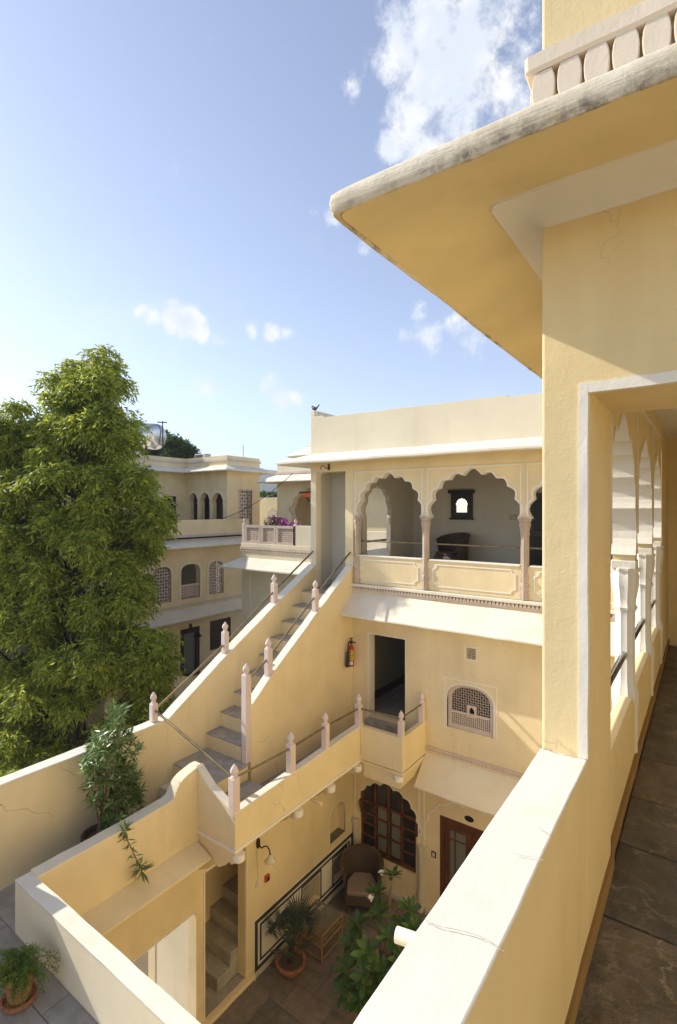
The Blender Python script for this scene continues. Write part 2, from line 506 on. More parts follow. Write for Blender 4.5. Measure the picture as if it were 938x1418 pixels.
# ------------------------------------------------------------------ mesh helpers
class MB:
    def __init__(s):
        s.v, s.f = [], []

    def add(s, vs, fs):
        o = len(s.v)
        s.v += [tuple(v) for v in vs]
        s.f += [tuple(i + o for i in f) for f in fs]
        return s

    def box(s, x0, x1, y0, y1, z0, z1):
        vs = [(x0, y0, z0), (x1, y0, z0), (x1, y1, z0), (x0, y1, z0), (x0, y0, z1), (x1, y0, z1), (x1, y1, z1), (x0, y1, z1)]
        return s.add(vs, [(0, 3, 2, 1), (4, 5, 6, 7), (0, 1, 5, 4), (1, 2, 6, 5), (2, 3, 7, 6), (3, 0, 4, 7)])

    def prism(s, loops, axis, d0, d1):
        if not isinstance(loops[0][0], (tuple, list)):
            loops = [loops]

        def mp(u, v, d):
            return (u, d, v) if axis == 'Y' else ((d, u, v) if axis == 'X' else (u, v, d))
        vs, fs = [], []
        for d in (d0, d1):
            for lp in loops:
                vs += [mp(u, v, d) for (u, v) in lp]
        n = sum(len(l) for l in loops)
        if len(loops) == 1 and len(loops[0]) <= 4:
            k = len(loops[0])
            fs.append(tuple(range(k)))
            fs.append(tuple(range(2 * k - 1, k - 1, -1)))
        else:
            tris = tessellate_polygon([[Vector((u, v, 0)) for (u, v) in lp] for lp in loops])
            for t in tris:
                fs.append(tuple(t))
                fs.append(tuple(i + n for i in reversed(t)))
        o = 0
        for lp in loops:
            k = len(lp)
            for i in range(k):
                j = (i + 1) % k
                fs.append((o + i, o + j, o + j + n, o + i + n))
            o += k
        return s.add(vs, fs)

    def tube(s, pts, r, n=8):
        pts = [Vector(p) for p in pts]
        rs = r if isinstance(r, (list, tuple)) else [r] * len(pts)
        vs, fs = [], []
        up = Vector((0, 0, 1))
        prev = None
        for i, p in enumerate(pts):
            if i == 0:
                d = pts[1] - p
            elif i == len(pts) - 1:
                d = p - pts[i - 1]
            else:
                d = pts[i + 1] - pts[i - 1]
            d.normalize()
            if prev is None:
                a = d.cross(up)
                if a.length < 0.05:
                    a = d.cross(Vector((1, 0, 0)))
            else:
                a = prev - d * prev.dot(d)
            a.normalize()
            prev = a
            b = d.cross(a)
            for k in range(n):
                t = 2 * math.pi * k / n
                vs.append(p + (a * math.cos(t) + b * math.sin(t)) * rs[i])
        for i in range(len(pts) - 1):
            for k in range(n):
                k2 = (k + 1) % n
                fs.append((i * n + k, i * n + k2, (i + 1) * n + k2, (i + 1) * n + k))
        fs.append(tuple(range(n - 1, -1, -1)))
        fs.append(tuple(range((len(pts) - 1) * n, len(pts) * n)))
        return s.add(vs, fs)

    def lathe(s, prof, c=(0, 0, 0), n=16, flute=0.0, axis='Z'):
        vs, fs = [], []
        for (r, z) in prof:
            for k in range(n):
                t = 2 * math.pi * k / n
                rr = r * (1 - flute * (k % 2))
                if axis == 'Z':
                    vs.append((c[0] + rr * math.cos(t), c[1] + rr * math.sin(t), c[2] + z))
                elif axis == 'X':
                    vs.append((c[0] + z, c[1] + rr * math.cos(t), c[2] + rr * math.sin(t)))
                else:
                    vs.append((c[0] + rr * math.cos(t), c[1] + z, c[2] + rr * math.sin(t)))
        for i in range(len(prof) - 1):
            for k in range(n):
                k2 = (k + 1) % n
                fs.append((i * n + k, i * n + k2, (i + 1) * n + k2, (i + 1) * n + k))
        fs.append(tuple(range(n - 1, -1, -1)))
        fs.append(tuple(range((len(prof) - 1) * n, len(prof) * n)))
        return s.add(vs, fs)

    def sweep(s, prof, paths):
        """closed profile of (o,z); paths(o) gives the list of (x,y) along the run."""
        k = len(prof)
        vs, fs = [], []
        m = None
        for (o, z) in prof:
            pts = paths(o)
            m = len(pts)
            vs += [(x, y, z) for (x, y) in pts]
        for i in range(k):
            j = (i + 1) % k
            for q in range(m - 1):
                fs.append((i * m + q, i * m + q + 1, j * m + q + 1, j * m + q))
        fs.append(tuple(i * m for i in range(k)))
        fs.append(tuple(i * m + m - 1 for i in range(k - 1, -1, -1)))
        return s.add(vs, fs)

    def ring(s, outer, inner, axis, d0, d1):
        """open strip between two point lists of equal length, extruded."""
        n = len(outer)

        def mp(u, v, d):
            return (u, d, v) if axis == 'Y' else ((d, u, v) if axis == 'X' else (u, v, d))
        vs = []
        for d in (d0, d1):
            vs += [mp(u, v, d) for (u, v) in outer] + [mp(u, v, d) for (u, v) in inner]
        fs = []
        N = 2 * n
        for i in range(n - 1):
            fs += [(i, i + 1, n + i + 1, n + i), (N + i, N + n + i, N + n + i + 1, N + i + 1),
                   (i, N + i, N + i + 1, i + 1), (n + i, n + i + 1, N + n + i + 1, N + n + i)]
        fs += [(0, n, N + n, N), (n - 1, N + n - 1, N + 2 * n - 1, 2 * n - 1)]
        return s.add(vs, fs)

    def xf(s, M):
        s.v = [tuple(M @ Vector(v)) for v in s.v]
        return s


def root_loc(o):
    l = Vector((0, 0, 0))
    while o is not None:
        l += o.location
        o = o.parent
    return l


def obj(name, mb, mat, parent=None, smooth=False, bevel=0.0, wob=None, local=False, kind=None, label=None, seg=2):
    me = bpy.data.meshes.new(name)
    me.from_pydata([tuple(v) for v in mb.v], [], mb.f)
    bm = bmesh.new()
    bm.from_mesh(me)
    bmesh.ops.recalc_face_normals(bm, faces=bm.faces)
    if wob:
        L, amp, fr = wob
        for _ in range(7):
            es = [e for e in bm.edges if e.calc_length() > L]
            if not es or len(bm.faces) > 60000:
                break
            bmesh.ops.subdivide_edges(bm, edges=es, cuts=1, use_grid_fill=True)
        for v in bm.verts:
            v.co += noise.noise_vector(v.co * fr) * amp + noise.noise_vector(v.co * fr * 4.3) * amp * 0.4
    if parent is not None and not local:
        l = root_loc(parent)
        bmesh.ops.translate(bm, verts=bm.verts, vec=-l)
    if smooth:
        for f in bm.faces:
            f.smooth = True
    bm.to_mesh(me)
    bm.free()
    o = bpy.data.objects.new(name, me)
    COL.objects.link(o)
    if parent is not None:
        o.parent = parent
    me.materials.append(MATS[mat])
    if smooth:
        try:
            me.set_sharp_from_angle(angle=R(42))
        except Exception:
            pass
    if bevel > 0:
        b = o.modifiers.new('bevel', 'BEVEL')
        b.width = bevel
        b.segments = seg
        b.limit_method = 'ANGLE'
        b.angle_limit = R(40)
    if kind:
        o['kind'] = kind
    if label:
        o['label'] = label
    return o


def thing(name, label, cat, loc=(0, 0, 0), group=None):
    o = bpy.data.objects.new(name, None)
    o.empty_display_size = 0.1
    COL.objects.link(o)
    o.location = loc
    o['label'] = label
    o['category'] = cat
    if group:
        o['group'] = group
    return o


def tag(o, label, cat, group=None):
    o['label'] = label
    o['category'] = cat
    if group:
        o['group'] = group
    return o


def struct(name, mb, mat, **kw):
    o = obj(name, mb, mat, **kw)
    o['kind'] = 'structure'
    return o


def copy_tree(o, parent=None):
    c = o.copy()
    COL.objects.link(c)
    if parent is not None:
        c.parent = parent
    for ch in list(o.children):
        copy_tree(ch, c)
    return c


def foil(u0, u1, z0, z1, n=9, sag=0.30, steps=6, grow=0.0, ex=0.85):
    """multifoil arch curve from (u0,z0) to (u1,z1 apex) and down to u1."""
    c = (u0 + u1) / 2
    w = (u1 - u0) / 2 + grow
    h = z1 - z0 + grow
    cusp = []
    for i in range(n + 1):
        t = math.pi * i / n
        x = -math.cos(t)
        y = max(0.0, math.sin(t))
        cusp.append((c + w * (abs(x) ** ex) * (1 if x > 0 else -1), z0 + h * 0.93 * y ** 0.8))
    pts = []
    for i in range(n):
        a, b = Vector(cusp[i]), Vector(cusp[i + 1])
        d = b - a
        nn = Vector((-d.y, d.x)).normalized()
        L = d.length
        s_ = sag * (1.15 if i == n // 2 else 1.0)
        for k in range(steps):
            t = k / steps
            bow = math.sin(math.pi * t) * L * s_
            q = a + d * t + nn * bow
            if i == n // 2:
                q.y += 0.012 * h * (1 - abs(2 * t - 1))
            pts.append((q.x, q.y))
    pts.append(tuple(cusp[-1]))
    return pts


def round_arch(u0, u1, z0, z1, n=14, grow=0.0, p=1.0):
    c = (u0 + u1) / 2
    w = (u1 - u0) / 2 + grow
    h = z1 - z0 + grow
    out = []
    for i in range(n + 1):
        t = math.pi * i / n
        x = -math.cos(t)
        out.append((c + w * (abs(x) ** p) * (1 if x > 0 else -1), z0 + h * max(0, math.sin(t)) ** p))
    return out


def jali(mb, u0, u1, z0, z1, cell, axis, d0, d1, inside=None, hole=0.34, alt=True):
    nu = max(1, int(round((u1 - u0) / cell)))
    nv = max(1, int(round((z1 - z0) / cell)))
    cu, cv = (u1 - u0) / nu, (z1 - z0) / nv

    def mp(u, v, d):
        return (u, d, v) if axis == 'Y' else ((d, u, v) if axis == 'X' else (u, v, d))
    for i in range(nu):
        for j in range(nv):
            a, b = u0 + i * cu, z0 + j * cv
            c = (a + cu / 2, b + cv / 2)
            if inside and not inside(*c):
                continue
            sq = [(a, b), (a + cu, b), (a + cu, b + cv), (a, b + cv)]
            rot = 45 if (alt and (i + j) % 2) else 0
            k = hole * (1.15 if rot else 0.9)
            ho = []
            for q in range(4):
                t = R(225 + rot + 90 * q)
                ho.append((c[0] + cu * k * 1.3 * math.cos(t), c[1] + cv * k * 1.3 * math.sin(t)))
            vs = [mp(u, v, d0) for (u, v) in sq + ho] + [mp(u, v, d1) for (u, v) in ho]
            fs = []
            for q in range(4):
                w = (q + 1) % 4
                fs.append((q, w, 4 + w, 4 + q))
                fs.append((4 + q, 4 + w, 8 + w, 8 + q))
            mb.add(vs, fs)
    return mb


def coping(poly, axis, d0, d1, th=0.035):
    """slab following the polyline (u,z), th thick above it."""
    mb = MB()
    up = [(u, z + th) for (u, z) in poly]
    dn = list(poly)
    return mb.ring(up, dn, axis, d0, d1)


def leaf_mesh(P, D, L, Wd, N=None, fold=0.15, wide=0.45):
    """arrays of base points, directions, lengths, widths -> verts, faces (two-triangle-pair leaves)."""
    P = np.asarray(P, float)
    D = np.asarray(D, float)
    D /= np.linalg.norm(D, axis=1)[:, None] + 1e-9
    if N is None:
        N = rng.normal(size=P.shape)
    Sd = np.cross(D, N)
    Sd /= np.linalg.norm(Sd, axis=1)[:, None] + 1e-9
    U = np.cross(Sd, D)
    L = np.asarray(L)[:, None]
    Wd = np.asarray(Wd)[:, None]
    a = P
    b = P + D * L * wide + Sd * Wd * 0.5 + U * Wd * fold
    c = P + D * L
    d = P + D * L * wide - Sd * Wd * 0.5 + U * Wd * fold
    n = len(P)
    V = np.stack([a, b, c, d], 1).reshape(-1, 3)
    i = np.arange(n)[:, None] * 4
    Fc = np.concatenate([i + np.array([[0, 1, 2]]), i + np.array([[0, 2, 3]])], 0)
    return V, Fc


def np_obj(name, V, Fc, mat, parent=None, local=False, smooth=False):
    me = bpy.data.meshes.new(name)
    V = np.asarray(V, float)
    if parent is not None and not local:
        V = V - np.array(root_loc(parent))
    k = Fc.shape[1]
    me.vertices.add(len(V))
    me.vertices.foreach_set('co', V.astype(np.float32).ravel())
    me.loops.add(len(Fc) * k)
    me.loops.foreach_set('vertex_index', Fc.astype(np.int32).ravel())
    me.polygons.add(len(Fc))
    me.polygons.foreach_set('loop_start', np.arange(0, len(Fc) * k, k, dtype=np.int32))
    me.update(calc_edges=True)
    me.validate()
    o = bpy.data.objects.new(name, me)
    COL.objects.link(o)
    me.materials.append(MATS[mat])
    if parent is not None:
        o.parent = parent
    return o


GZ = -8.65      # courtyard ground
UF = -1.98      # upper floor
TF = -5.25      # terrace floor

# ================================================================== SETTING
struct('ground', MB().box(-1300, 1300, -100, 1300, GZ - 0.5, GZ - 0.06), 'earth')


def paving(name, x0, x1, y0, y1, z, size, mat, gap=0.012, th=0.05, grout='grout', amp=0.0):
    base = struct(name, MB().box(x0, x1, y0, y1, z - th - 0.05, z - 0.016), grout)
    y = y0
    row = 0
    while y < y1 - 0.02:
        dy = min(size * random.uniform(0.8, 1.2), y1 - y)
        if y1 - (y + dy) < 0.15:
            dy = y1 - y
        x = x0
        while x < x1 - 0.02:
            dx = min(size * random.uniform(0.75, 1.7), x1 - x)
            if x1 - (x + dx) < 0.2:
                dx = x1 - x
            h = random.uniform(-0.004, 0.003)
            obj('paving_slab', MB().box(x + gap / 2, x + dx - gap / 2, y + gap / 2, y + dy - gap / 2, z - th, z + h), mat, base,
                bevel=0.004, wob=(0.25, amp, 2.0) if amp else None, seg=1)
            x += dx
        y += dy
        row += 1
    return base


paving('courtyard_floor', -6.74, -0.61, 3.0, 10.0, GZ, 0.62, 'court_slab')
paving('corridor_floor', -0.42, 2.4, -0.6, 12.0, -1.97, 0.66, 'corr_slab', gap=0.016, amp=0.004)
paving('terrace_floor', -7.85, -3.2, -0.8, 2.815, TF, 0.85, 'terrace_slab', gap=0.008)
struct('passage_floor', MB().box(-7.85, -6.94, 2.815, 5.81, TF - 0.15, TF + 0.004), 'cement')

# ================================================================== NEAR BUILDING (right)
XO, XI, YP = -0.61, -0.42, 2.45
nb = thing('corridor_building', 'ochre yellow corner building with deep stained eave and white arcade along the corridor', 'building', (0.5, 5.0, GZ))
WB = (0.22, 0.006, 1.7)
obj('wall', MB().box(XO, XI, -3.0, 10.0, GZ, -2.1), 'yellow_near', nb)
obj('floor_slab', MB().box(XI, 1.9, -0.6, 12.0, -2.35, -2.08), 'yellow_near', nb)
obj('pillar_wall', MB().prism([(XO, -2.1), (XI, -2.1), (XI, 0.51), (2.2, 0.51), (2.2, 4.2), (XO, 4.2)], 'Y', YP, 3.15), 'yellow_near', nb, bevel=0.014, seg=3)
tr = MB()
tr.box(XI - 0.034, XI + 0.004, YP - 0.006, YP + 0.03, -1.10, 0.548)
tr.box(XI + 0.004, 2.2, YP - 0.006, YP + 0.03, 0.503, 0.548)
obj('opening_border', tr, 'white', nb, wob=(0.12, 0.005, 3.0))


def corner_path(o, x_end=2.2, y_end=9.6, ch=0.05, nseg=26):
    x0, y0 = XO - o, YP - o
    pts = []
    for i in range(nseg):
        t = i / (nseg - 1)
        pts.append((x_end + (x0 + ch - x_end) * t, y0))
    pts.append((x0 + ch * 0.3, y0 + ch * 0.3))
    for i in range(nseg):
        t = i / (nseg - 1)
        pts.append((x0, y0 + ch + (y_end - y0 - ch) * t))
    return pts


def wobble(mb, amp, fr):
    mb.v = [tuple(Vector(v) + noise.noise_vector(Vector(v) * fr) * amp + noise.noise_vector(Vector(v) * fr * 5) * amp * 0.35) for v in mb.v]
    return mb


ev = obj('eave', wobble(MB().sweep([(-0.02, 1.38), (0.18, 1.362), (0.62, 1.265), (0.676, 1.254), (0.676, 1.31), (-0.02, 1.52)], corner_path), 0.008, 1.3), 'yellow_deep', nb, smooth=True)
obj('eave_lip', wobble(MB().sweep([(0.668, 1.27), (0.676, 1.250), (0.688, 1.249), (0.697, 1.262), (0.702, 1.30), (0.697, 1.33), (0.675, 1.352), (0.62, 1.372),
                           (0.3, 1.50), (-0.02, 1.70), (-0.02, 1.60), (0.55, 1.33), (0.61, 1.31)], lambda o: corner_path(o, ch=0.02, nseg=110)), 0.009, 1.8), 'stained_lip', ev, smooth=True)
obj('cove', wobble(MB().sweep([(-0.02, 1.275), (0.006, 1.278), (0.018, 1.30), (0.05, 1.33), (0.10, 1.348), (0.185, 1.352), (0.192, 1.366), (-0.02, 1.39)], corner_path), 0.006, 1.5), 'white', nb, smooth=True)
obj('moulding_band', wobble(MB().sweep([(-0.02, 1.955), (0.055, 1.955), (0.065, 1.97), (0.065, 2.035), (0.04, 2.05), (-0.02, 2.06)], lambda o: corner_path(o, ch=0.02, nseg=40)), 0.006, 2.2), 'peach', nb)
dn = MB().prism([(-0.040, 0), (-0.048, 0.04), (-0.050, 0.08), (-0.046, 0.12), (-0.036, 0.15), (0.036, 0.15), (0.046, 0.12), (0.050, 0.08), (0.048, 0.04), (0.040, 0)], 'Y', -0.055, 0.02)
d0 = obj('dentil', MB().add(dn.v, dn.f), 'peach', nb, local=True, bevel=0.004)
nl = Vector((0.5, 5.0, GZ))
first = True
for i in range(26):
    c = d0 if first else d0.copy()
    if not first:
        COL.objects.link(c)
    first = False
    c.location = Vector((XO + 0.02 + i * 0.108, YP, 1.806)) - nl
for i in range(12):
    c = d0.copy()
    COL.objects.link(c)
    c.location = Vector((XO, YP + 0.06 + i * 0.108, 1.806)) - nl
    c.rotation_euler = (0, 0, R(-90))

# arcade along the corridor
AX0, AX1 = -0.585, -0.435
cols_y = [4.55, 6.02, 7.32]
edges = [3.15] + cols_y + [8.75]
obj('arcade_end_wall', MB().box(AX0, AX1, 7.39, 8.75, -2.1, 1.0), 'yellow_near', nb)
for i in range(3):
    y0, y1 = edges[i] + (0.0 if i == 0 else 0.07), edges[i + 1] - 0.07
    if i == 3:
        y1 = 8.75
    z0, z1 = -0.36, 0.56
    arch = foil(y0 + 0.005, y1 - 0.005, z0, z1, 9, 0.20, ex=0.5)
    archo = foil(y0 + 0.005, y1 - 0.005, z0, z1, 9, 0.20, grow=-0.02, ex=0.5)
    # spandrel above the arch
    sp = [(edges[i], 1.0), (edges[i], z0 - 0.06), (y0, z0 - 0.06)] + arch + [(y1, z0 - 0.06), (edges[i + 1], z0 - 0.06), (edges[i + 1], 1.0)]
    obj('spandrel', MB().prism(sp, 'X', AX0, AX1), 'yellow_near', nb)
    obj('arch_soffit', MB().ring(arch, archo, 'X', AX0 - 0.01, AX1 + 0.006), 'white', nb)
    # white skin of the stilted springing that faces the light
    if i < 3:
        obj('impost', MB().box(AX0 - 0.012, AX1 + 0.008, edges[i + 1] - 0.085, edges[i + 1] + 0.085, -0.47, z0 - 0.045), 'white', nb, bevel=0.006)
    fr_ = MB()
    fr_.box(AX1, AX1 + 0.012, edges[i] + 0.05, edges[i + 1] - 0.05, 0.80, 0.835)
    fr_.box(AX1, AX1 + 0.012, edges[i] + 0.05, edges[i] + 0.08, -0.2, 0.80)
    obj('spandrel_border', fr_, 'white', nb)
    pw = MB().prism([(AX0 + 0.03, -2.1), (AX1 - 0.005, -2.1), (AX1 - 0.005, -1.50), (AX1 - 0.02, -1.46), (AX1 - 0.06, -1.44), (AX0 + 0.05, -1.45), (AX0 + 0.03, -1.48)], 'Y', edges[i], edges[i + 1])
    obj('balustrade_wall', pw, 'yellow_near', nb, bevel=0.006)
col_prof = [(0.085, -2.0), (0.088, -1.55), (0.095, -1.44), (0.088, -1.40), (0.074, -1.36), (0.070, -1.30), (0.068, -0.86), (0.072, -0.80), (0.088, -0.77), (0.075, -0.745), (0.078, -0.70),
            (0.095, -0.60), (0.10, -0.53), (0.092, -0.50), (0.105, -0.485), (0.105, -0.465)]
for y in cols_y:
    obj('column', MB().lathe([(r, z) for r, z in col_prof], (-0.51, y, 0), 20, 0.10), 'white', nb, smooth=True)
obj('rail', MB().tube([(-0.51, 3.1, -1.13), (-0.51, 8.8, -1.13)], 0.024, 12), 'steel_rail', nb, smooth=True)
obj('ceiling', MB().box(AX1, 2.2, 3.15, 12.3, 0.997, 1.2), 'white', nb)
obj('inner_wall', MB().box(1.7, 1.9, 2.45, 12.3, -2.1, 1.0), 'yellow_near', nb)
obj('inner_wall', MB().box(2.4, 2.6, -3.0, 2.45, -2.1, 0.2), 'yellow_near', nb)  # unseen wall added for warm bounce on the parapet, kept low to soften it
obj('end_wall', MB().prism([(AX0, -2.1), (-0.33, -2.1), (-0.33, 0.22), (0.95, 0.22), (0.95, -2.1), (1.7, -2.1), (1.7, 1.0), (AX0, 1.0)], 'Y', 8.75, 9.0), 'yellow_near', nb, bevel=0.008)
obj('side_wall', MB().box(AX0, AX1, 9.0, 12.3, -2.1, 1.0), 'grey_white', nb)
obj('back_wall', MB().box(AX1, 1.7, 12.1, 12.3, -2.1, 1.0), 'grey_white', nb)
obj('skirting', MB().box(XI, XI + 0.016, -0.6, 3.15, -1.975, -1.885), 'ochre', nb, wob=(0.15, 0.006, 3.0))
obj('skirting', MB().box(AX1 - 0.005, AX1 + 0.016, 3.15, 8.75, -1.975, -1.885), 'ochre', nb, wob=(0.15, 0.006, 3.0))
obj('roof_slab', MB().box(XO + 0.02, 2.2, 3.15, 12.3, 1.36, 1.6), 'cream', nb)
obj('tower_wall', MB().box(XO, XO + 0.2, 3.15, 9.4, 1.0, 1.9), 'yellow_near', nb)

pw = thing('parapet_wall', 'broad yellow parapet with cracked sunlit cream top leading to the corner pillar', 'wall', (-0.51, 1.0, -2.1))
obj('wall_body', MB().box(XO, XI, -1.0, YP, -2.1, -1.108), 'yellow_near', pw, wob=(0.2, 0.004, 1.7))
obj('wall_top', MB().box(XO - 0.002, XI + 0.002, -1.0, YP, -1.112, -1.10), 'cream_cracked', pw, bevel=0.005, wob=(0.06, 0.004, 2.4), seg=2)
wt_ = [o for o in pw.children if o.name.startswith('wall_top')][0]


def crack(parent, pts, w=0.0013, lift=Vector((0, 0, 0.0025)), side=Vector((0, 0, 1)), mat='crack'):
    fine = []
    for a_, b_ in zip(pts[:-1], pts[1:]):
        for k in range(7):
            p_ = a_.lerp(b_, k / 7)
            fine.append(p_ + Vector(rng.normal(0, 0.0011, 3)) * (Vector((1, 1, 1)) - side).length * 0.8)
    fine.append(pts[-1])
    L, Rr_ = [], []
    for i, p_ in enumerate(fine):
        d = (fine[min(i + 1, len(fine) - 1)] - fine[max(i - 1, 0)]).normalized()
        n_ = d.cross(side).normalized() * w * random.uniform(0.45, 1.0)
        p_ = p_ - side * (p_ - pts[0]).dot(side) + lift
        L.append(p_ + n_)
        Rr_.append(p_ - n_)
    m_ = len(fine)
    obj('crack', MB().add(L + Rr_, [(i, i + 1, m_ + i + 1, m_ + i) for i in range(m_ - 1)]), mat, parent)


CZ = -1.096
for pl_ in (((588, 1275), (610, 1284), (640, 1291), (659, 1296), (678, 1304), (699, 1321)), ((713, 1183), (735, 1188), (753, 1192)), ((745, 1147), (766, 1158))):
    crack(wt_, [onZ(x_, y_, CZ) for (x_, y_) in pl_])
a = Vector((XO + 0.03, 2.12, -1.90))
b = onY(549, 1294, 2.02)
b = b.normalized() * b.length
obj('drain_spout', MB().tube([a, b], 0.032, 16), 'white', pw, smooth=True)

# ================================================================== BACK BUILDING
BY = 10.0
XW = -6.74
bb = thing('courtyard_building', 'cream and yellow two storey haveli block with cusped arch gallery and projecting stone eaves', 'building', (-4, 11, GZ))
doorh = [(-6.31, -4.80), (-5.36, -4.80), (-5.36, -2.90), (-6.31, -2.90)]
jz0, jz1 = -4.56, -3.62
jar = round_arch(-4.38, -3.40, -3.95, jz1, 14, p=0.85)
jwin = [(-4.38, jz0)] + jar + [(-3.40, jz0)]
vent = [(-3.98, -3.09), (-3.74, -3.09), (-3.74, -2.83), (-3.98, -2.83)]
gwin_arch = foil(-6.60, -5.06, -7.15, -6.24, 9, 0.24)
gwin = [(-6.56, -7.98), (-6.56, -7.16)] + gwin_arch[1:-1] + [(-5.10, -7.16), (-5.10, -7.98)]
gdoor = [(-4.54, -8.58), (-3.2, -8.58), (-3.2, -6.46), (-4.54, -6.46)]
obj('facade_wall', MB().prism([[(-6.74, GZ), (-0.45, GZ), (-0.45, -1.95), (-6.74, -1.95)], doorh, jwin, vent, gwin, gdoor], 'Y', BY, BY + 0.25), 'yellow', bb)
obj('stair_back_wall', MB().box(-8.05, -6.74, BY, BY + 0.25, GZ, UF - 0.02), 'yellow', bb)
# interiors
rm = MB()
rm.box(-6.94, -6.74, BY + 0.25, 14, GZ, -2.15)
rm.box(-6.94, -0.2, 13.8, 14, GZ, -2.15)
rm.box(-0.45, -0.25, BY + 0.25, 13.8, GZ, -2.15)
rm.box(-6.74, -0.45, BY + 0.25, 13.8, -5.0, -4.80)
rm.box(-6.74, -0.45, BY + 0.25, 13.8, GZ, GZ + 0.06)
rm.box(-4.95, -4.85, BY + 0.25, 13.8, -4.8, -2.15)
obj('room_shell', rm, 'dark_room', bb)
obj('room_skirting', MB().box(-6.74, -4.95, 13.77, 13.8, -4.8, -4.6).box(-6.74, -6.72, BY + .26, 13.7, -4.8, -4.6), 'wood_dark', bb)
obj('gallery_floor', MB().box(-8.05, -0.25, BY, 13.2, -2.15, UF), 'cement', bb)
obj('gallery_platform', MB().box(-6.74, -0.25, BY + 0.14, 12.8, UF, -1.56), 'cement', bb)
# door reveal skin and borders, first floor
obj('door_reveal', MB().box(-6.31, -6.302, BY - 0.008, BY + 0.25, -4.8, -2.9).box(-6.335, -6.31, BY - 0.008, BY + 0.01, -4.8, -2.875).box(-6.31, -5.345, BY - 0.008, BY + 0.01, -2.9, -2.875).box(-5.36, -5.345, BY - 0.008, BY + 0.01, -4.8, -2.9), 'white', bb)
obj('door_step', MB().box(-6.31, -5.36, BY - 0.16, BY + 0.25, -5.1, -4.805), 'cement', bb, bevel=0.01)
# jali window
jw = MB()
jin = lambda u, v: v < -3.66 - (abs(u + 3.89) / 0.43) ** 2.6 * 0.28 and not (abs(u + 3.86) < 0.10 and -4.28 < v < -4.03)
jali(jw, -4.30, -3.48, -4.21, -3.65, 0.052, 'Y', BY + 0.06, BY + 0.085, jin, hole=0.43)
jali(jw, -4.30, -3.48, -4.48, -4.25, 0.040, 'Y', BY + 0.06, BY + 0.085, None, hole=0.40, alt=False)
win = obj('jali_window', jw, 'pink_stone', bb)
win['kind'] = 'stuff'
o_in = [(-4.30, -4.48)] + [(-4.30, -3.98)] + [(u, v) for u, v in round_arch(-4.30, -3.48, -3.98, -3.68, 14, p=0.85)][1:-1] + [(-3.48, -3.98), (-3.48, -4.48)]
obj('frame', MB().prism([[(-4.38, jz0)] + jar + [(-3.40, jz0)], o_in], 'Y', BY + 0.045, BY + 0.10), 'pink_stone', win)
obj('mullion', MB().box(-4.30, -3.48, BY + 0.05, BY + 0.09, -4.255, -4.205), 'pink_stone', win)
cn = [(-3.955, -4.25), (-3.955, -4.04), (-3.765, -4.04), (-3.765, -4.25)]
obj('niche_frame', MB().prism([[(-3.965, -4.27), (-3.765, -4.27), (-3.765, -4.03), (-3.965, -4.03)], [(-3.92, -4.235), (-3.81, -4.235), (-3.81, -4.13), (-3.865, -4.06), (-3.92, -4.13)]], 'Y', BY + 0.04, BY + 0.10), 'pink_stone', win)
jfr = MB()
jfr.prism([[(-4.45, -4.57), (-4.45, -3.53), (-3.33, -3.53), (-3.33, -4.57), (-3.352, -4.57), (-3.352, -3.552), (-4.428, -3.552), (-4.428, -4.57)]], 'Y', BY - 0.008, BY + 0.01)
jfr.ring(round_arch(-4.38, -3.40, -3.95, jz1, 14, 0.025, 0.85), jar, 'Y', BY - 0.008, BY + 0.05)
jfr.box(-4.405, -4.38, BY - 0.008, BY + 0.05, jz0, -3.95).box(-3.40, -3.375, BY - 0.008, BY + 0.05, jz0, -3.95)
obj('window_border', jfr, 'white', bb)
vj = MB()
jali(vj, -3.96, -3.76, -3.07, -2.85, 0.034, 'Y', BY + 0.03, BY + 0.05, None, hole=0.40)
vo_ = obj('vent_grille', vj, 'cream', bb)
vo_['kind'] = 'stuff'
obj('vent_border', MB().prism([[(-4.01, -3.12), (-3.71, -3.12), (-3.71, -2.80), (-4.01, -2.80)], [(-3.96, -3.07), (-3.76, -3.07), (-3.76, -2.85), (-3.96, -2.85)]], 'Y', BY - 0.008, BY + 0.05), 'cream', bb)
obj('shade_backing', MB().box(-4.5, -3.3, BY + 0.26, BY + 0.28, -4.7, -2.7), 'plastic_black', bb)  # black sheet put behind lattice and vent for the shade of the room


# eaves of the facade
def eave(name, x0, x1, zw, zl, ov, parent, mat='cap', y=BY, nseg=30, left_over=0.0, th=0.05, amp=0.01):
    def path(o):
        return [(x1 + (x0 - left_over * (o / ov) - x1) * i / (nseg - 1), y - o) for i in range(nseg)]
    prof = [(0.0, zw), (ov * 0.55, zw + (zl - zw) * 0.5), (ov - 0.03, zl + 0.035), (ov, zl + 0.015), (ov, zl - 0.015), (ov - 0.03, zl - th * .6), (0.0, zw - th - 0.08)]
    return obj(name, wobble(MB().sweep(prof, path), amp, 1.4), mat, parent, smooth=True)


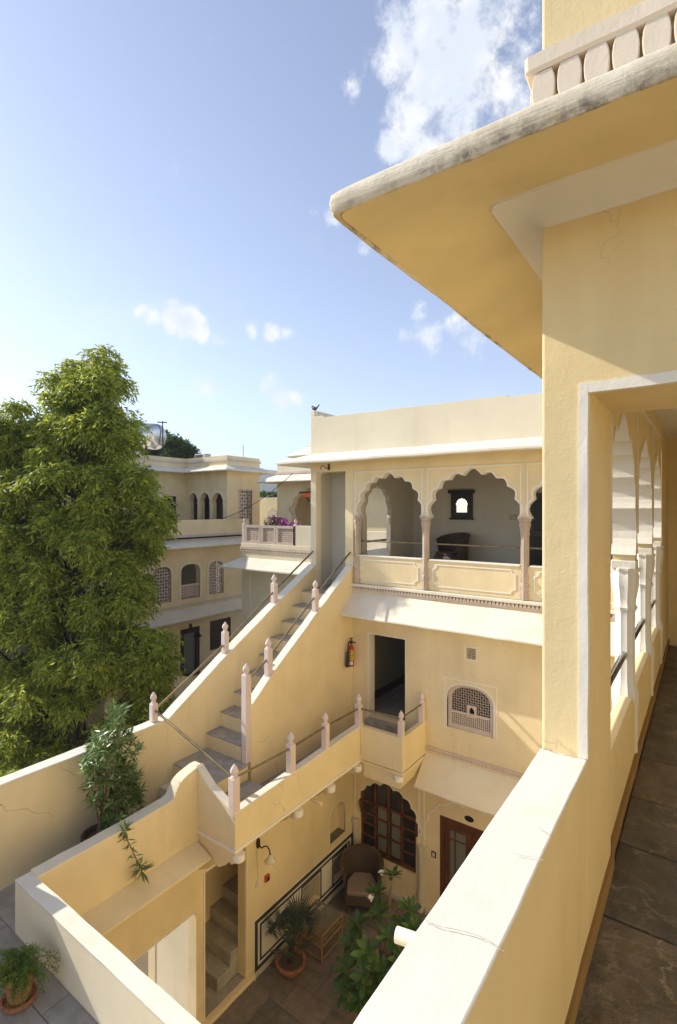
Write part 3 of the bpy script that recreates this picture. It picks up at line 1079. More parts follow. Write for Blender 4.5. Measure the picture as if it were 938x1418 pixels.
eave('lower_eave', XW, -0.62, -1.97, -2.43, 0.54, bb)
eave('ground_eave', -4.86, -0.62, -5.22, -5.74, 0.55, bb, mat='cream')
obj('moulding_band', MB().box(XW, -0.6, BY - 0.07, BY, -1.84, -1.77), 'cap', bb, bevel=0.015)
bd = MB()
x = XW + 0.03
while x < -0.65:
    bd.prism([(x, -1.90), (x + 0.05, -1.90), (x + 0.05, -1.86), (x + 0.025, -1.842), (x, -1.86)][::-1], 'Y', BY - 0.05, BY)
    x += 0.075
o_ = obj('bead_row', bd, 'pink_stone', bb)
o_['kind'] = 'stuff'
obj('bead_band', MB().box(XW, -0.6, BY - 0.03, BY, -1.945, -1.90), 'pink_stone', bb)
bd = MB()
x = -4.84
while x < -0.65:
    bd.box(x, x + 0.055, BY - 0.035, BY, -5.17, -5.12)
    x += 0.078
o_ = obj('bead_row', bd, 'pink_stone', bb)
o_['kind'] = 'stuff'
obj('moulding_band', MB().box(-4.86, -0.6, BY - 0.045, BY, -5.12, -5.08), 'pink_stone', bb)

# upper gallery
cxs = [-6.64, -4.89, -2.81, -0.75]
obj('corner_pillar', MB().box(-8.02, -7.85, BY, BY + 0.22, UF, 0.87), 'cream', bb, bevel=0.01)
obj('corner_pillar', MB().box(-6.97, -6.74, BY, BY + 0.22, UF, 0.87), 'yellow', bb, bevel=0.01)
obj('beam', MB().box(-8.02, -0.25, BY, BY + 0.26, 0.872, 1.28), 'yellow', bb)
for i in range(3):
    u0, u1 = cxs[i], cxs[i + 1]
    if i == 0:
        a0 = -6.60
    else:
        a0 = u0 + 0.10
    a1 = u1 - 0.10
    z0, z1 = -0.21, 0.775
    arch = foil(a0, a1, z0, z1, 9, 0.29)
    archi = foil(a0, a1, z0, z1, 9, 0.29, grow=-0.035)
    lx = -6.74 if i == 0 else u0
    sp = [(lx, 0.87), (lx, z0), (a0 - 0.001, z0)] + arch + [(a1 + 0.001, z0), (u1, z0), (u1, 0.87)]
    obj('spandrel', MB().prism(sp, 'Y', BY + 0.01, BY + 0.19), 'yellow', bb)
    obj('arch_soffit', MB().ring(arch, archi, 'Y', BY - 0.004, BY + 0.2), 'white', bb)
    br = MB()
    e0, e1 = (a0 - 0.06 if i else -6.70), u1 - 0.05
    e0 = e0 if i == 0 else u0 + 0.05
    br.box(e0, e1, BY - 0.006, BY + 0.015, 0.815, 0.845)
    br.box(e0, e0 + 0.03, BY - 0.006, BY + 0.015, z0, 0.815)
    br.box(e1 - 0.03, e1, BY - 0.006, BY + 0.015, z0, 0.815)
    obj('spandrel_border', br, 'white', bb)
    b0, b1 = (lx if i == 0 else u0), u1
    obj('balustrade_wall', MB().box(b0, b1, BY + 0.02, BY + 0.14, -1.77, -1.13), 'yellow', bb)
    obj('balustrade_cap', MB().box(b0 + 0.1, b1 - 0.08, BY - 0.005, BY + 0.165, -1.135, -1.10), 'white', bb, bevel=0.01)
    # panel line with notched corners
    p0, p1, q0, q1, k = b0 + 0.17, b1 - 0.16, -1.68, -1.20, 0.09

    def notched(s):
        P = []
        for (cx_, cz_, t0) in ((p0 + s, q0 + s, 90), (p1 - s, q0 + s, 180), (p1 - s, q1 - s, 270), (p0 + s, q1 - s, 0)):
            for j in range(5):
                t = R(t0 - 90 * j / 4)
                P.append((cx_ + k * math.cos(t), cz_ + k * math.sin(t)))
        return P
    obj('panel_line', MB().prism([notched(0), notched(0.022)], 'Y', BY + 0.008, BY + 0.03), 'white', bb)
gal_prof = [(0.085, -1.76), (0.09, -1.66), (0.075, -1.62), (0.09, -1.55), (0.095, -1.48), (0.07, -1.44), (0.082, -1.38), (0.088, -1.30), (0.066, -1.24), (0.074, -1.16), (0.066, -1.12),
            (0.066, -0.55), (0.078, -0.50), (0.068, -0.46), (0.088, -0.36), (0.092, -0.30), (0.08, -0.28), (0.105, -0.24), (0.105, -0.212)]
for x in cxs[:3]:
    c_ = obj('column', MB().lathe([(r * 1.22, z) for r, z in gal_prof], (x, BY + 0.055, 0), 16, 0.12), 'brown_stone', bb, smooth=True)
    obj('capital', MB().box(x - 0.105, x + 0.105, BY - 0.03, BY + 0.2, -0.213, -0.17), 'pink_stone', c_, bevel=0.01)
obj('rail', MB().tube([(-6.62, BY + 0.10, -0.775), (-0.7, BY + 0.10, -0.775)], 0.02, 10), 'brass', bb, smooth=True)
# gallery interior
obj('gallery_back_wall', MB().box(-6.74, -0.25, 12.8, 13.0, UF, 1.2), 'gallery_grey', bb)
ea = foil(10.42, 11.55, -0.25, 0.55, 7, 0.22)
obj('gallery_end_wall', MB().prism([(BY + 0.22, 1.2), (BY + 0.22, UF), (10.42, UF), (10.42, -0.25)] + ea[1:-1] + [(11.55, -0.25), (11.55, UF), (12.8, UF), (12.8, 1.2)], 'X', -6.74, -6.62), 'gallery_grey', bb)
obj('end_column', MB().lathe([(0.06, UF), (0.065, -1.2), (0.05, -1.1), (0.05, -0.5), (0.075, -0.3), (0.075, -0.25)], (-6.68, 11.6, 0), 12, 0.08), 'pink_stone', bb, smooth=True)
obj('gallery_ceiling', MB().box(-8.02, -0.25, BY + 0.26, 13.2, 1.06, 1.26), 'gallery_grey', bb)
obj('gallery_door', MB().box(-3.47, -2.5, 12.74, 12.8, -1.56, 0.35), 'wood_dark', bb, bevel=0.008)
for pz in (-1.45, -0.55):
    obj('door_panel', MB().box(-3.36, -2.95, 12.72, 12.74, pz, pz + 0.75), 'wood_black', bb, bevel=0.01)
pl = onY(711, 716, 12.79)
obj('wall_plaque', MB().box(pl.x - 0.09, pl.x + 0.09, 12.775, 12.8, pl.z - 0.06, pl.z + 0.06), 'brass', bb, bevel=0.005)
# stair vestibule
obj('vestibule_wall', MB().box(-8.02, -6.98, 10.72, 10.85, UF - 0.1, 1.06), 'grey_white', bb)
obj('vestibule_side_wall', MB().box(-8.02, -7.9, BY + 0.22, 10.72, UF, 1.06), 'grey_white', bb)
obj('vestibule_step', MB().box(-7.45, -6.98, 10.25, 10.72, UF, UF + 0.2), 'cement', bb)
obj('vestibule_board', MB().box(-7.47, -6.98, 10.66, 10.72, UF + 0.2, UF + 0.42), 'wood_dark', bb)


# roof
def roof_path(o, n=30):
    pts = [(-0.3 + (-8.02 - o + 0.3) * i / (n - 1), BY - o) for i in range(n)]
    pts += [(-8.02 - o, BY - o + (13 - BY + o) * i / 8) for i in range(1, 9)]
    return pts


obj('roof_eave', wobble(MB().sweep([(-0.02, 1.34), (0.30, 1.22), (0.56, 1.135), (0.60, 1.11), (0.605, 1.07), (0.58, 1.045), (0.30, 1.12), (-0.02, 1.22)], roof_path), 0.012, 1.3), 'cap', bb, smooth=True)
obj('roof_parapet', MB().prism([(-8.02, 1.25), (-0.25, 1.25), (-0.25, 2.13), (-3.12, 2.155), (-3.12, 2.185), (-7.62, 2.22), (-7.62, 2.26), (-7.9, 2.27), (-7.9, 2.42), (-8.02, 2.42)], 'Y', BY, BY + 0.16), 'cream', bb, bevel=0.012)
obj('roof_parapet', MB().prism([(BY + 0.16, 1.25), (13.0, 1.25), (13.0, 2.40), (BY + 0.16, 2.42)], 'X', -8.02, -7.88), 'cream', bb, bevel=0.012)
obj('roof_slab', MB().box(-7.88, -0.25, BY + 0.16, 13.2, 1.27, 1.4), 'cream', bb)

# ground floor of the facade
gfr = foil(-6.60, -5.06, -7.15, -6.24, 9, 0.24, grow=0.03)
wb = obj('window_border', MB().ring(gfr, gwin_arch, 'Y', BY - 0.012, BY + 0.02), 'white', bb)
# timber window set in the arch
wd = obj('window', MB().box(-6.58, -6.50, BY + 0.07, BY + 0.14, -7.98, -6.4), 'wood_door', bb, bevel=0.006)
for (x0, x1, z0, z1) in ((-5.16, -5.08, -7.98, -6.4), (-6.5, -5.16, -7.98, -7.89), (-6.21, -6.15, -7.89, -6.18), (-5.85, -5.79, -7.89, -6.18), (-5.50, -5.44, -7.89, -6.18),
                         (-6.5, -5.16, -6.86, -6.80)):
    obj('frame_bar', MB().box(x0, x1, BY + 0.065, BY + 0.145, z0, z1), 'wood_door', wd, bevel=0.005)
for (x0, x1) in ((-6.5, -6.21), (-5.44, -5.16)):
    for z in (-7.62, -7.34, -7.10):
        obj('glazing_bar', MB().box(x0, x1, BY + 0.08, BY + 0.13, z - 0.025, z + 0.025), 'wood_door', wd)
for (x0, x1) in ((-6.15, -5.85), (-5.79, -5.50)):
    for z in (-7.50, -7.15):
        obj('glazing_bar', MB().box(x0, x1, BY + 0.08, BY + 0.13, z - 0.025, z + 0.025), 'wood_door', wd)
    for (za, zb) in ((-7.86, -7.525), (-7.475, -7.175), (-7.125, -6.88)):
        obj('pane', MB().box(x0 + 0.03, x1 - 0.03, BY + 0.10, BY + 0.11, za, zb), 'pane_curtain', wd)
    obj('pane', MB().box(x0 + 0.01, x1 - 0.01, BY + 0.10, BY + 0.11, -6.79, -6.18), 'pane_dark', wd)
for (x0, x1) in ((-6.5, -6.21), (-5.44, -5.16)):
    for (za, zb) in ((-7.88, -7.65), (-7.59, -7.37), (-7.31, -7.13), (-7.07, -6.87), (-6.79, -6.4)):
        obj('pane', MB().box(x0 + 0.01, x1 - 0.01, BY + 0.10, BY + 0.11, za, zb), 'pane_dark', wd)
# timber door
dr = obj('door', MB().box(-4.54, -4.45, BY - 0.005, BY + 0.12, -8.58, -6.46), 'wood_door', bb, bevel=0.006)
obj('frame_head', MB().box(-4.45, -3.2, BY - 0.005, BY + 0.12, -6.56, -6.46), 'wood_door', dr, bevel=0.006)
for (x0, x1) in ((-4.45, -3.86), (-3.85, -3.26)):
    obj('leaf', MB().prism([[(x0, -8.57), (x1, -8.57), (x1, -6.57), (x0, -6.57)], [(x0 + 0.12, -8.3), (x1 - 0.12, -8.3), (x1 - 0.12, -6.72), (x0 + 0.12, -6.72)]], 'Y', BY + 0.03, BY + 0.08), 'wood_door', dr, bevel=0.005)
    obj('pane', MB().box(x0 + 0.11, x1 - 0.11, BY + 0.05, BY + 0.06, -8.31, -6.71), 'pane_curtain', dr)
    obj('glazing_bar', MB().box(x0 + 0.22, x0 + 0.25, BY + 0.035, BY + 0.075, -8.3, -6.72), 'wood_door', dr)
    obj('glazing_bar', MB().box(x0 + 0.12, x1 - 0.12, BY + 0.036, BY + 0.074, -6.92, -6.89), 'wood_door', dr)
# white blind arch round the door
da = foil(-4.85, -2.75, -7.1, -6.05, 9, 0.2)
dao = foil(-4.85, -2.75, -7.1, -6.05, 9, 0.2, grow=0.035)
obj('blind_arch', MB().ring(dao, da, 'Y', BY - 0.014, BY), 'white', bb)
for (x0, x1) in ((-5.045, -5.015), (-4.925, -4.895), (-6.70, -6.66)):
    obj('pilaster_line', MB().box(x0, x1, BY - 0.016, BY, -7.25, -5.9), 'white', bb)
gcol = [(0.10, GZ), (0.10, GZ + 0.10), (0.075, GZ + 0.14), (0.09, GZ + 0.24), (0.10, GZ + 0.33), (0.07, GZ + 0.38), (0.075, GZ + 0.5), (0.068, GZ + 0.54), (0.072, -7.6), (0.085, -7.55), (0.072, -7.5), (0.095, -7.38), (0.10, -7.27), (0.095, -7.25)]
obj('column', MB().lathe(gcol, (-4.97, BY - 0.01, 0), 16, 0.06), 'old_white_stone', bb, smooth=True)
obj('column', MB().lathe(gcol, (-6.66, BY - 0.01, 0), 16, 0.06), 'old_white_stone', bb, smooth=True)
obj('plinth', MB().box(-6.55, -5.08, BY - 0.09, BY, GZ, GZ + 0.10).box(-4.86, -4.56, BY - 0.09, BY, GZ, GZ + 0.10), 'old_white_stone', bb, bevel=0.012)
ov = onY(650, 1134, BY)
obj('oval_plaque', MB().lathe([(0.0, -0.015), (0.095, -0.012), (0.10, 0.0)], (ov.x, BY - 0.002, ov.z), 20, axis='Y').xf(Matrix.Translation((ov.x, 0, ov.z)) @ Matrix.Scale(0.6, 4, (0, 0, 1)) @ Matrix.Translation((-ov.x, 0, -ov.z))), 'wood_black', bb)

# ================================================================== STAIRCASE
st = thing('staircase', 'steep outdoor stair with grey treads between yellow sloping walls and white copings', 'staircase', (-7.3, 8, GZ))
XL = -7.85
lft = [(5.69, -3.83), (6.98, -3.06), (8.47, -2.235), (9.99, -1.445)]
rgt = [(6.66, -3.66), (7.14, -3.27), (8.6, -2.28), (9.99, -1.38)]
obj('side_wall', MB().prism([(5.69, GZ)] + lft + [(9.99, GZ)], 'X', XL - 0.2, XL), 'yellow', st, wob=(0.4, 0.004, 1.5))
obj('coping', coping(lft, 'X', XL - 0.215, XL + 0.012), 'cap', st, bevel=0.006, wob=(0.12, 0.009, 2.2))
obj('side_wall', MB().prism([(6.66, -5.328)] + rgt + [(9.99, -5.328)], 'X', XW - 0.16, XW), 'yellow_cracked', st)
obj('coping', coping(rgt, 'X', XW - 0.172, XW + 0.012), 'cap', st, bevel=0.006, wob=(0.12, 0.009, 2.2))
for i in range(1, 10):
    y0 = 6.55 + 0.36 * (i - 1)
    z1 = -4.64 + 0.2956 * i
    sp_ = obj('step', MB().box(XL, XW - 0.16, y0 + 0.02, 9.99, z1 - 0.30, z1 - 0.03), 'yellow', st)
    obj('tread', MB().box(XL + 0.002, XW - 0.162, y0, min(y0 + 0.40, 9.99), z1 - 0.03, z1), 'cement', sp_, bevel=0.012, wob=(0.12, 0.006, 4.0))
ld = obj('landing', MB().box(XL, XW + 0.02, 5.81, 6.57, -5.4, -4.67), 'yellow', st)
obj('tread', MB().box(XL + 0.002, XW + 0.03, 5.80, 6.60, -4.67, -4.64), 'cement', ld, bevel=0.012, wob=(0.12, 0.006, 4.0))
obj('low_step', MB().box(XL + 0.002, XW - 0.25, 5.52, 5.81, TF, -4.93), 'cream', st, bevel=0.012)
ls = obj('walkway_step', MB().box(XW + 0.02, -6.34, 5.6, 6.56, -5.2, -4.93), 'yellow', st)
obj('tread', MB().box(XW + 0.03, -6.335, 5.6, 6.57, -4.93, -4.905), 'cement', ls, bevel=0.01, wob=(0.12, 0.005, 4.0))


def post(parent, x, y, z0, z1, w=0.12):
    """square stone post with a bud finial; z1 is the tip."""
    h = 0.20
    w *= random.uniform(0.94, 1.06)
    mb = MB().box(x - w / 2, x + w / 2, y - w / 2, y + w / 2, z0, z1 - h)
    p_ = obj('post', mb, 'post_stone', parent, bevel=0.012)
    s = w / 0.12
    fin = [(0.05 * s, 0), (0.052 * s, 0.012), (0.034 * s, 0.03), (0.040 * s, 0.045), (0.060 * s, 0.075), (0.062 * s, 0.10), (0.050 * s, 0.135), (0.028 * s, 0.17), (0.008 * s, 0.2)]
    obj('finial', MB().lathe([(r_ * random.uniform(0.93, 1.07), z_) for r_, z_ in fin], (x + random.uniform(-.004, .004), y, z1 - h), 8), 'post_stone', p_)
    return p_


XM = XL - 0.10
# posts on the left wall
for (px, ytop, ybase) in ((213, 958, 991), (312, 861, 912), (380, 795, 838)):
    b_ = onX(px, ybase, XM)
    t_ = ray(px, ytop)
    d = ray(px, ybase)
    zt = ray(px, ytop).z * (b_.y / d.y)
    post(st, XM, b_.y, b_.z - 0.10, zt, 0.115)
XR = XW - 0.08
for (px, ytop, ybase) in ((372, 883, 936), (437, 803, 847)):
    b_ = onX(px, ybase, XR)
    d = ray(px, ybase)
    post(st, XR, b_.y, b_.z - 0.08, ray(px, ytop).z * (b_.y / d.y), 0.115)
post(st, XR + 0.02, 6.61, -4.64, ray(343, 919).z * (6.61 / ray(343, 919).y), 0.125)


def pt(px, py, X):
    return onX(px, py, X)


rails = [[pt(215, 983, XM), pt(312, 891, XM), pt(380, 818, XM), pt(434, 763, XM)],
         [pt(345, 941, XR), pt(372, 911, XR), pt(437, 825, XR), pt(485, 765, XR)]]
for r_ in rails:
    obj('hand_rail', MB().tube(r_, 0.021, 10), 'brass', st, smooth=True)

# ================================================================== WALKWAY (balcony in front of the stair wall)
wk = thing('walkway_balcony', 'cantilevered yellow walkway with low parapet, carved posts and thin brass rails', 'balcony', (-6.3, 7.5, -5.3))
XF_, YF_ = -5.85, 8.96
obj('floor_slab', MB().prism([(XW, 5.57), (XF_ - 0.12, 5.57), (XF_ - 0.12, YF_ + 0.12), (-4.98, YF_ + 0.12), (-4.98, BY), (XW, BY)], 'Z', -5.27, -5.15), 'cement', wk)
tz0, tz1 = -4.70, -4.56
pf = obj('parapet', MB().prism([(5.45, -5.25), (YF_, -5.25), (YF_, tz1), (5.45, tz0)], 'X', XF_ - 0.12, XF_), 'yellow_cracked', wk, bevel=0.006, wob=(0.35, 0.004, 1.7))
obj('coping', coping([(5.45, tz0), (YF_ + 0.12, tz1)], 'X', XF_ - 0.13, XF_ + 0.006, 0.022), 'cap', pf, wob=(0.15, 0.006, 2.0))
pe = obj('parapet', MB().prism([(XW, -5.25), (XF_ - 0.12, -5.25), (XF_ - 0.12, tz0 + 0.02), (-6.42, -4.50), (XW, -4.25)], 'Y', 5.45, 5.56), 'yellow', wk)
obj('coping', coping([(XW - 0.02, -4.25), (-6.42, -4.50), (XF_ - 0.11, tz0 + 0.02)], 'Y', 5.44, 5.575, 0.03), 'cap', pe)
obj('parapet', MB().box(XF_, -4.86 - 0.10, YF_, YF_ + 0.11, -5.25, tz1), 'yellow', wk, bevel=0.006)
obj('parapet', MB().box(-4.96, -4.86, YF_, BY, -5.25, tz1), 'yellow', wk, bevel=0.006)
ln = MB()
ln.box(XF_ - 0.02, XF_ + 0.014, 5.43, YF_, -5.295, -5.25)
ln.box(XW, XF_ - 0.02, 5.43, 5.449, -5.295, -5.25)
obj('edge_band', ln, 'white', wk)
obj('soffit', MB().prism([(XW, 5.46), (XF_ - 0.02, 5.46), (XF_ - 0.02, YF_ + 0.02), (-4.87, YF_ + 0.02), (-4.87, BY), (XW, BY)], 'Z', -5.33, -5.271), 'yellow', wk)
# sloping skirt under the little balcony
obj('balcony_skirt', MB().prism([(XF_ + 0.02, -5.271), (-4.862, -5.271), (-4.862, -5.33), (-4.95, -5.62), (XF_ + 0.02, -5.62)], 'Y', YF_ + 0.05, BY), 'yellow', wk, bevel=0.01)
# corbels
def corbel(y, w=0.14):
    prof = [(XW + 0.002, -5.33), (XF_ - 0.01, -5.33), (XF_ - 0.01, -5.45), (XF_ - 0.10, -5.52), (XF_ - 0.16, -5.50), (XF_ - 0.24, -5.58), (XF_ - 0.40, -5.68), (XF_ - 0.50, -5.66), (XF_ - 0.62, -5.78), (XW + 0.14, -5.86), (XW, -5.92)]
    c_ = obj('corbel', MB().prism(prof, 'Y', y - w / 2, y + w / 2), 'yellow', wk)
    obj('corbel_disc', MB().lathe([(0.09, -0.11), (0.10, -0.10), (0.10, -0.01), (0.09, 0.0)], (XF_ - 0.02, y, -5.34), 20), 'white', c_, smooth=True)


for y in (5.54, 6.95, 7.92, 8.86):
    corbel(y)
obj('corbel_disc', MB().lathe([(0.09, -0.11), (0.10, -0.10), (0.10, -0.01), (0.09, 0.0)], (-4.97, YF_ + 0.04, -5.34), 20), 'white', wk, smooth=True)
obj('drain_spout', MB().tube([(XF_ - 0.3, 7.42, -5.37), (XF_ + 0.16, 7.42, -5.42)], 0.03, 12), 'yellow', wk, smooth=True)
tips = []
XPM = XF_ - 0.06
for (px, ytop, ybase) in ((324.5, 1058, 1120), (403, 1014, 1066), (451, 987, 1032), (497, 961, 1003)):
    b_ = onX(px, ybase, XPM)
    k = b_.y / ray(px, ybase).y
    post(wk, XPM, b_.y, b_.z - 0.10, ray(px, ytop).z * k, 0.125)
for (px, ytop, X) in ((556, 984, -4.92), (584.5, 958, -4.92)):
    d = ray(px, ytop)
    k = X / d.x
    if px < 570:
        yy = YF_ + 0.05
    else:
        yy = BY - 0.08
    k = yy / d.y
    post(wk, -4.92, yy, tz1 - 0.02, d.z * k, 0.115)
obj('hand_rail', MB().tube([pt(324, 1078, XPM), pt(403, 1036, XPM), pt(451, 1006, XPM), pt(497, 981, XPM)], 0.019, 10), 'brass', wk, smooth=True)
e_ = pt(497, 981, XPM)
obj('hand_rail', MB().tube([e_, (-4.92, YF_ + 0.05, e_.z + 0.02), (-4.92, BY - 0.08, e_.z + 0.02)], 0.019, 10), 'brass', wk, smooth=True)
obj('hand_rail', MB().tube([pt(213, 982, XM), pt(323, 1077, XPM)], 0.021, 10), 'brass', wk, smooth=True)

# ================================================================== WEST WING: terrace parapet and ground-floor wall
ww = thing('terrace_wing', 'low yellow terrace wing with swooping parapet, sloping ledge and doorways below', 'building', (-7.2, 5, GZ))
swp = [(3.0, -4.595), (4.2, -4.60), (4.90, -4.575), (4.98, -4.56), (5.03, -4.50), (5.07, -4.42), (5.12, -4.36), (5.19, -4.32), (5.28, -4.29), (5.45, -4.25)]
tp = obj('parapet', MB().prism([(2.99, TF - 0.2)] + [(y if i else 2.99, z) for i, (y, z) in enumerate(swp)] + [(5.56, -4.25), (5.56, TF - 0.2)], 'X', XW - 0.19, XW), 'yellow', ww)
obj('coping', coping(swp + [(5.56, -4.25)], 'X', XW - 0.20, XW + 0.006, 0.02), 'cream', tp, wob=(0.12, 0.006, 2.2))
op1 = [(5.60, -8.52), (6.53, -8.52), (6.53, -6.05), (5.60, -6.05)]
op2 = [(3.3, -8.6), (5.43, -8.6), (5.43, -6.56), (3.3, -6.56)]
nar = round_arch(9.08, 9.67, -7.0, -6.66, 12, p=0.8)
nch = [(9.08, -7.45)] + nar + [(9.67, -7.45)]
obj('courtyard_wall', MB().prism([[(3.0, GZ), (9.995, GZ), (9.995, -5.33), (5.56, -5.33), (5.56, TF - 0.2), (3.0, TF - 0.2)], op1, op2, nch,
                                 [(8.14, -8.36), (8.70, -8.36), (8.70, -7.84), (8.14, -7.84)], [(9.20, -8.36), (9.68, -8.36), (9.68, -7.84), (9.20, -7.84)]], 'X', XW - 0.199, XW - 0.001), 'yellow', ww)
obj('niche_back', MB().box(XW - 0.24, XW - 0.20, 9.0, 9.75, -7.5, -6.6), 'yellow', ww)
obj('niche_sill', MB().box(XW - 0.20, XW - 0.002, 9.082, 9.668, -7.449, -7.43), 'court_slab', ww)
obj('niche_border', MB().ring(round_arch(9.08, 9.67, -7.0, -6.66, 12, 0.025, 0.8), nar, 'X', XW - 0.02, XW + 0.008).box(XW - .02, XW + .008, 9.055, 9.08, -7.45, -7.0).box(XW - .02, XW + .008, 9.67, 9.695, -7.45, -7.0), 'white', ww)
for (y0, y1) in ((8.14, 8.70), (9.20, 9.68)):
    obj('dado_niche', MB().box(XW - 0.13, XW - 0.12, y0 - 0.02, y1 + 0.02, -8.38, -7.82), 'cement', ww)
# dado
dd = obj('dado', MB().prism([[(6.73, GZ), (9.99, GZ), (9.99, -7.60), (6.73, -7.60)], [(8.14, -8.36), (8.70, -8.36), (8.70, -7.84), (8.14, -7.84)], [(9.20, -8.36), (9.68, -8.36), (9.68, -7.84), (9.20, -7.84)]], 'X', XW, XW + 0.012), 'white', ww)
st_ = MB()


def frame_line(mb, y0, y1, z0, z1, w, d=0.016):
    mb.prism([[(y0, z0), (y1, z0), (y1, z1), (y0, z1)], [(y0 + w, z0 + w), (y1 - w, z0 + w), (y1 - w, z1 - w), (y0 + w, z1 - w)]], 'X', XW + 0.008, XW + d)


frame_line(st_, 6.75, 9.97, GZ + 0.10, -7.61, 0.075)
frame_line(st_, 6.88, 9.84, GZ + 0.225, -7.73, 0.045)
frame_line(st_, 8.08, 8.76, -8.42, -7.78, 0.04)
frame_line(st_, 9.15, 9.73, -8.42, -7.78, 0.04)
obj('dado_stripe', st_, 'dado_black', dd)
obj('dado_base', MB().box(XW, XW + 0.03, 6.73, 9.9, GZ, GZ + 0.09), 'old_white_stone', ww)
db = MB()
for (yy, zz) in ((6.54, 0), (5.57, 0)):
    db.box(XW - 0.01, XW + 0.012, yy, yy + 0.035, -8.55, -6.05)
db.box(XW - 0.01, XW + 0.012, 5.605, 6.54, -6.05, -6.02)
obj('door_border', db, 'cream', ww)
lb = MB().box(XW - 0.01, XW + 0.01, 3.3, 5.43, -6.585, -6.56)
obj('lintel_line', lb, 'white', ww)
# sloping ledge
obj('ledge', wobble(MB().sweep([(0.0, -5.42), (0.30, -5.535), (0.355, -5.56), (0.36, -5.585), (0.34, -5.60), (0.0, -5.56)],
                       lambda o: [(XW + o, 3.0 + 2.44 * i / 20) for i in range(21)]), 0.006, 1.5), 'yellow', ww, smooth=True)
# inside of the wing
iw = MB()
iw.box(-7.85, -6.94, 5.44, 5.58, GZ, -5.4)
obj('passage_wall', iw, 'cream', ww)
obj('passage_floor_tile', MB().box(-7.85, -6.94, 3.0, 5.44, GZ, GZ + 0.03), 'red_tile', ww)
obj('stair_pocket_floor', MB().box(-7.85, -6.94, 5.58, 6.3, GZ, -8.5), 'cement', ww)
for i in range(4):
    obj('inner_step', MB().box(-7.85, -6.94, 6.05 + 0.3 * i, 7.8, -8.5 + 0.24 * i, -8.5 + 0.24 * (i + 1)), 'cement', ww, bevel=0.01)
obj('pocket_wall', MB().box(-7.86, -7.75, 5.58, 6.3, GZ, -5.4), 'cream', ww, wob=(0.12, 0.012, 5))
obj('pocket_wall', MB().box(-7.85, -6.94, 7.8, 7.9, GZ, -5.4), 'cream', ww)
ks = obj('door_kerb', MB().box(XW - 0.02, XW + 0.12, 5.5, 6.68, GZ, -8.47), 'yellow', ww, bevel=0.02, wob=(0.12, 0.01, 4))
obj('stone_step', MB().box(XW + 0.12, XW + 0.50, 5.0, 6.62, GZ, -8.52), 'court_slab', ww, bevel=0.015, wob=(0.12, 0.006, 4))
obj('stone_step', MB().box(XW - 0.19, XW - 0.02, 5.6, 6.53, GZ, -8.49), 'cement', ww)

# cross wall that closes the well on this side
cw = thing('cross_wall', 'cream parapet wall with sunlit chipped top crossing the terrace edge', 'wall', (-4, 2.9, GZ))
obj('wall_body', MB().box(-6.93, XO - 0.003, 2.815, 2.99, GZ, -4.62), 'cream', cw, wob=(0.4, 0.004, 1.7))
obj('wall_top', MB().box(-6.935, XO - 0.003, 2.81, 2.995, -4.615, -4.595), 'cap', cw, bevel=0.006, wob=(0.09, 0.005, 2.2))

bw = thing('boundary_wall', 'tall yellow boundary wall with hairline cracks and bright white coping', 'wall', (-7.95, 3, GZ))
wp = [(-3.0, -3.42), (2.55, -3.42), (2.6, -3.83), (5.69, -3.83)]
opn = [(2.2, -8.6), (5.43, -8.6), (5.43, -5.6), (2.2, -5.6)]
obj('wall_body', MB().prism([[(-3.0, GZ)] + wp + [(5.69, GZ)], opn], 'X', XL - 0.2, XL), 'yellow_cracked', bw)
obj('coping', coping(wp[2:], 'X', XL - 0.22, XL + 0.012, 0.035), 'cap', bw, bevel=0.008, wob=(0.15, 0.01, 2.0))
obj('coping', coping(wp[:2], 'X', XL - 0.22, XL + 0.012, 0.035), 'cap', bw, bevel=0.008, wob=(0.15, 0.01, 2.0))

# ================================================================== FAR BUILDING (left)
fb = thing('far_wing', 'distant cream haveli wing with lattice windows, rooftop terrace and pink banded parapets', 'building', (-20, 14, GZ))
FX = -17.7
FY0, FY1 = 6.5, 17.4


def yx(px, X=FX):
    return onX(px, 700, X).y


def zx(px, py, X=FX):
    return onX(px, py, X).z


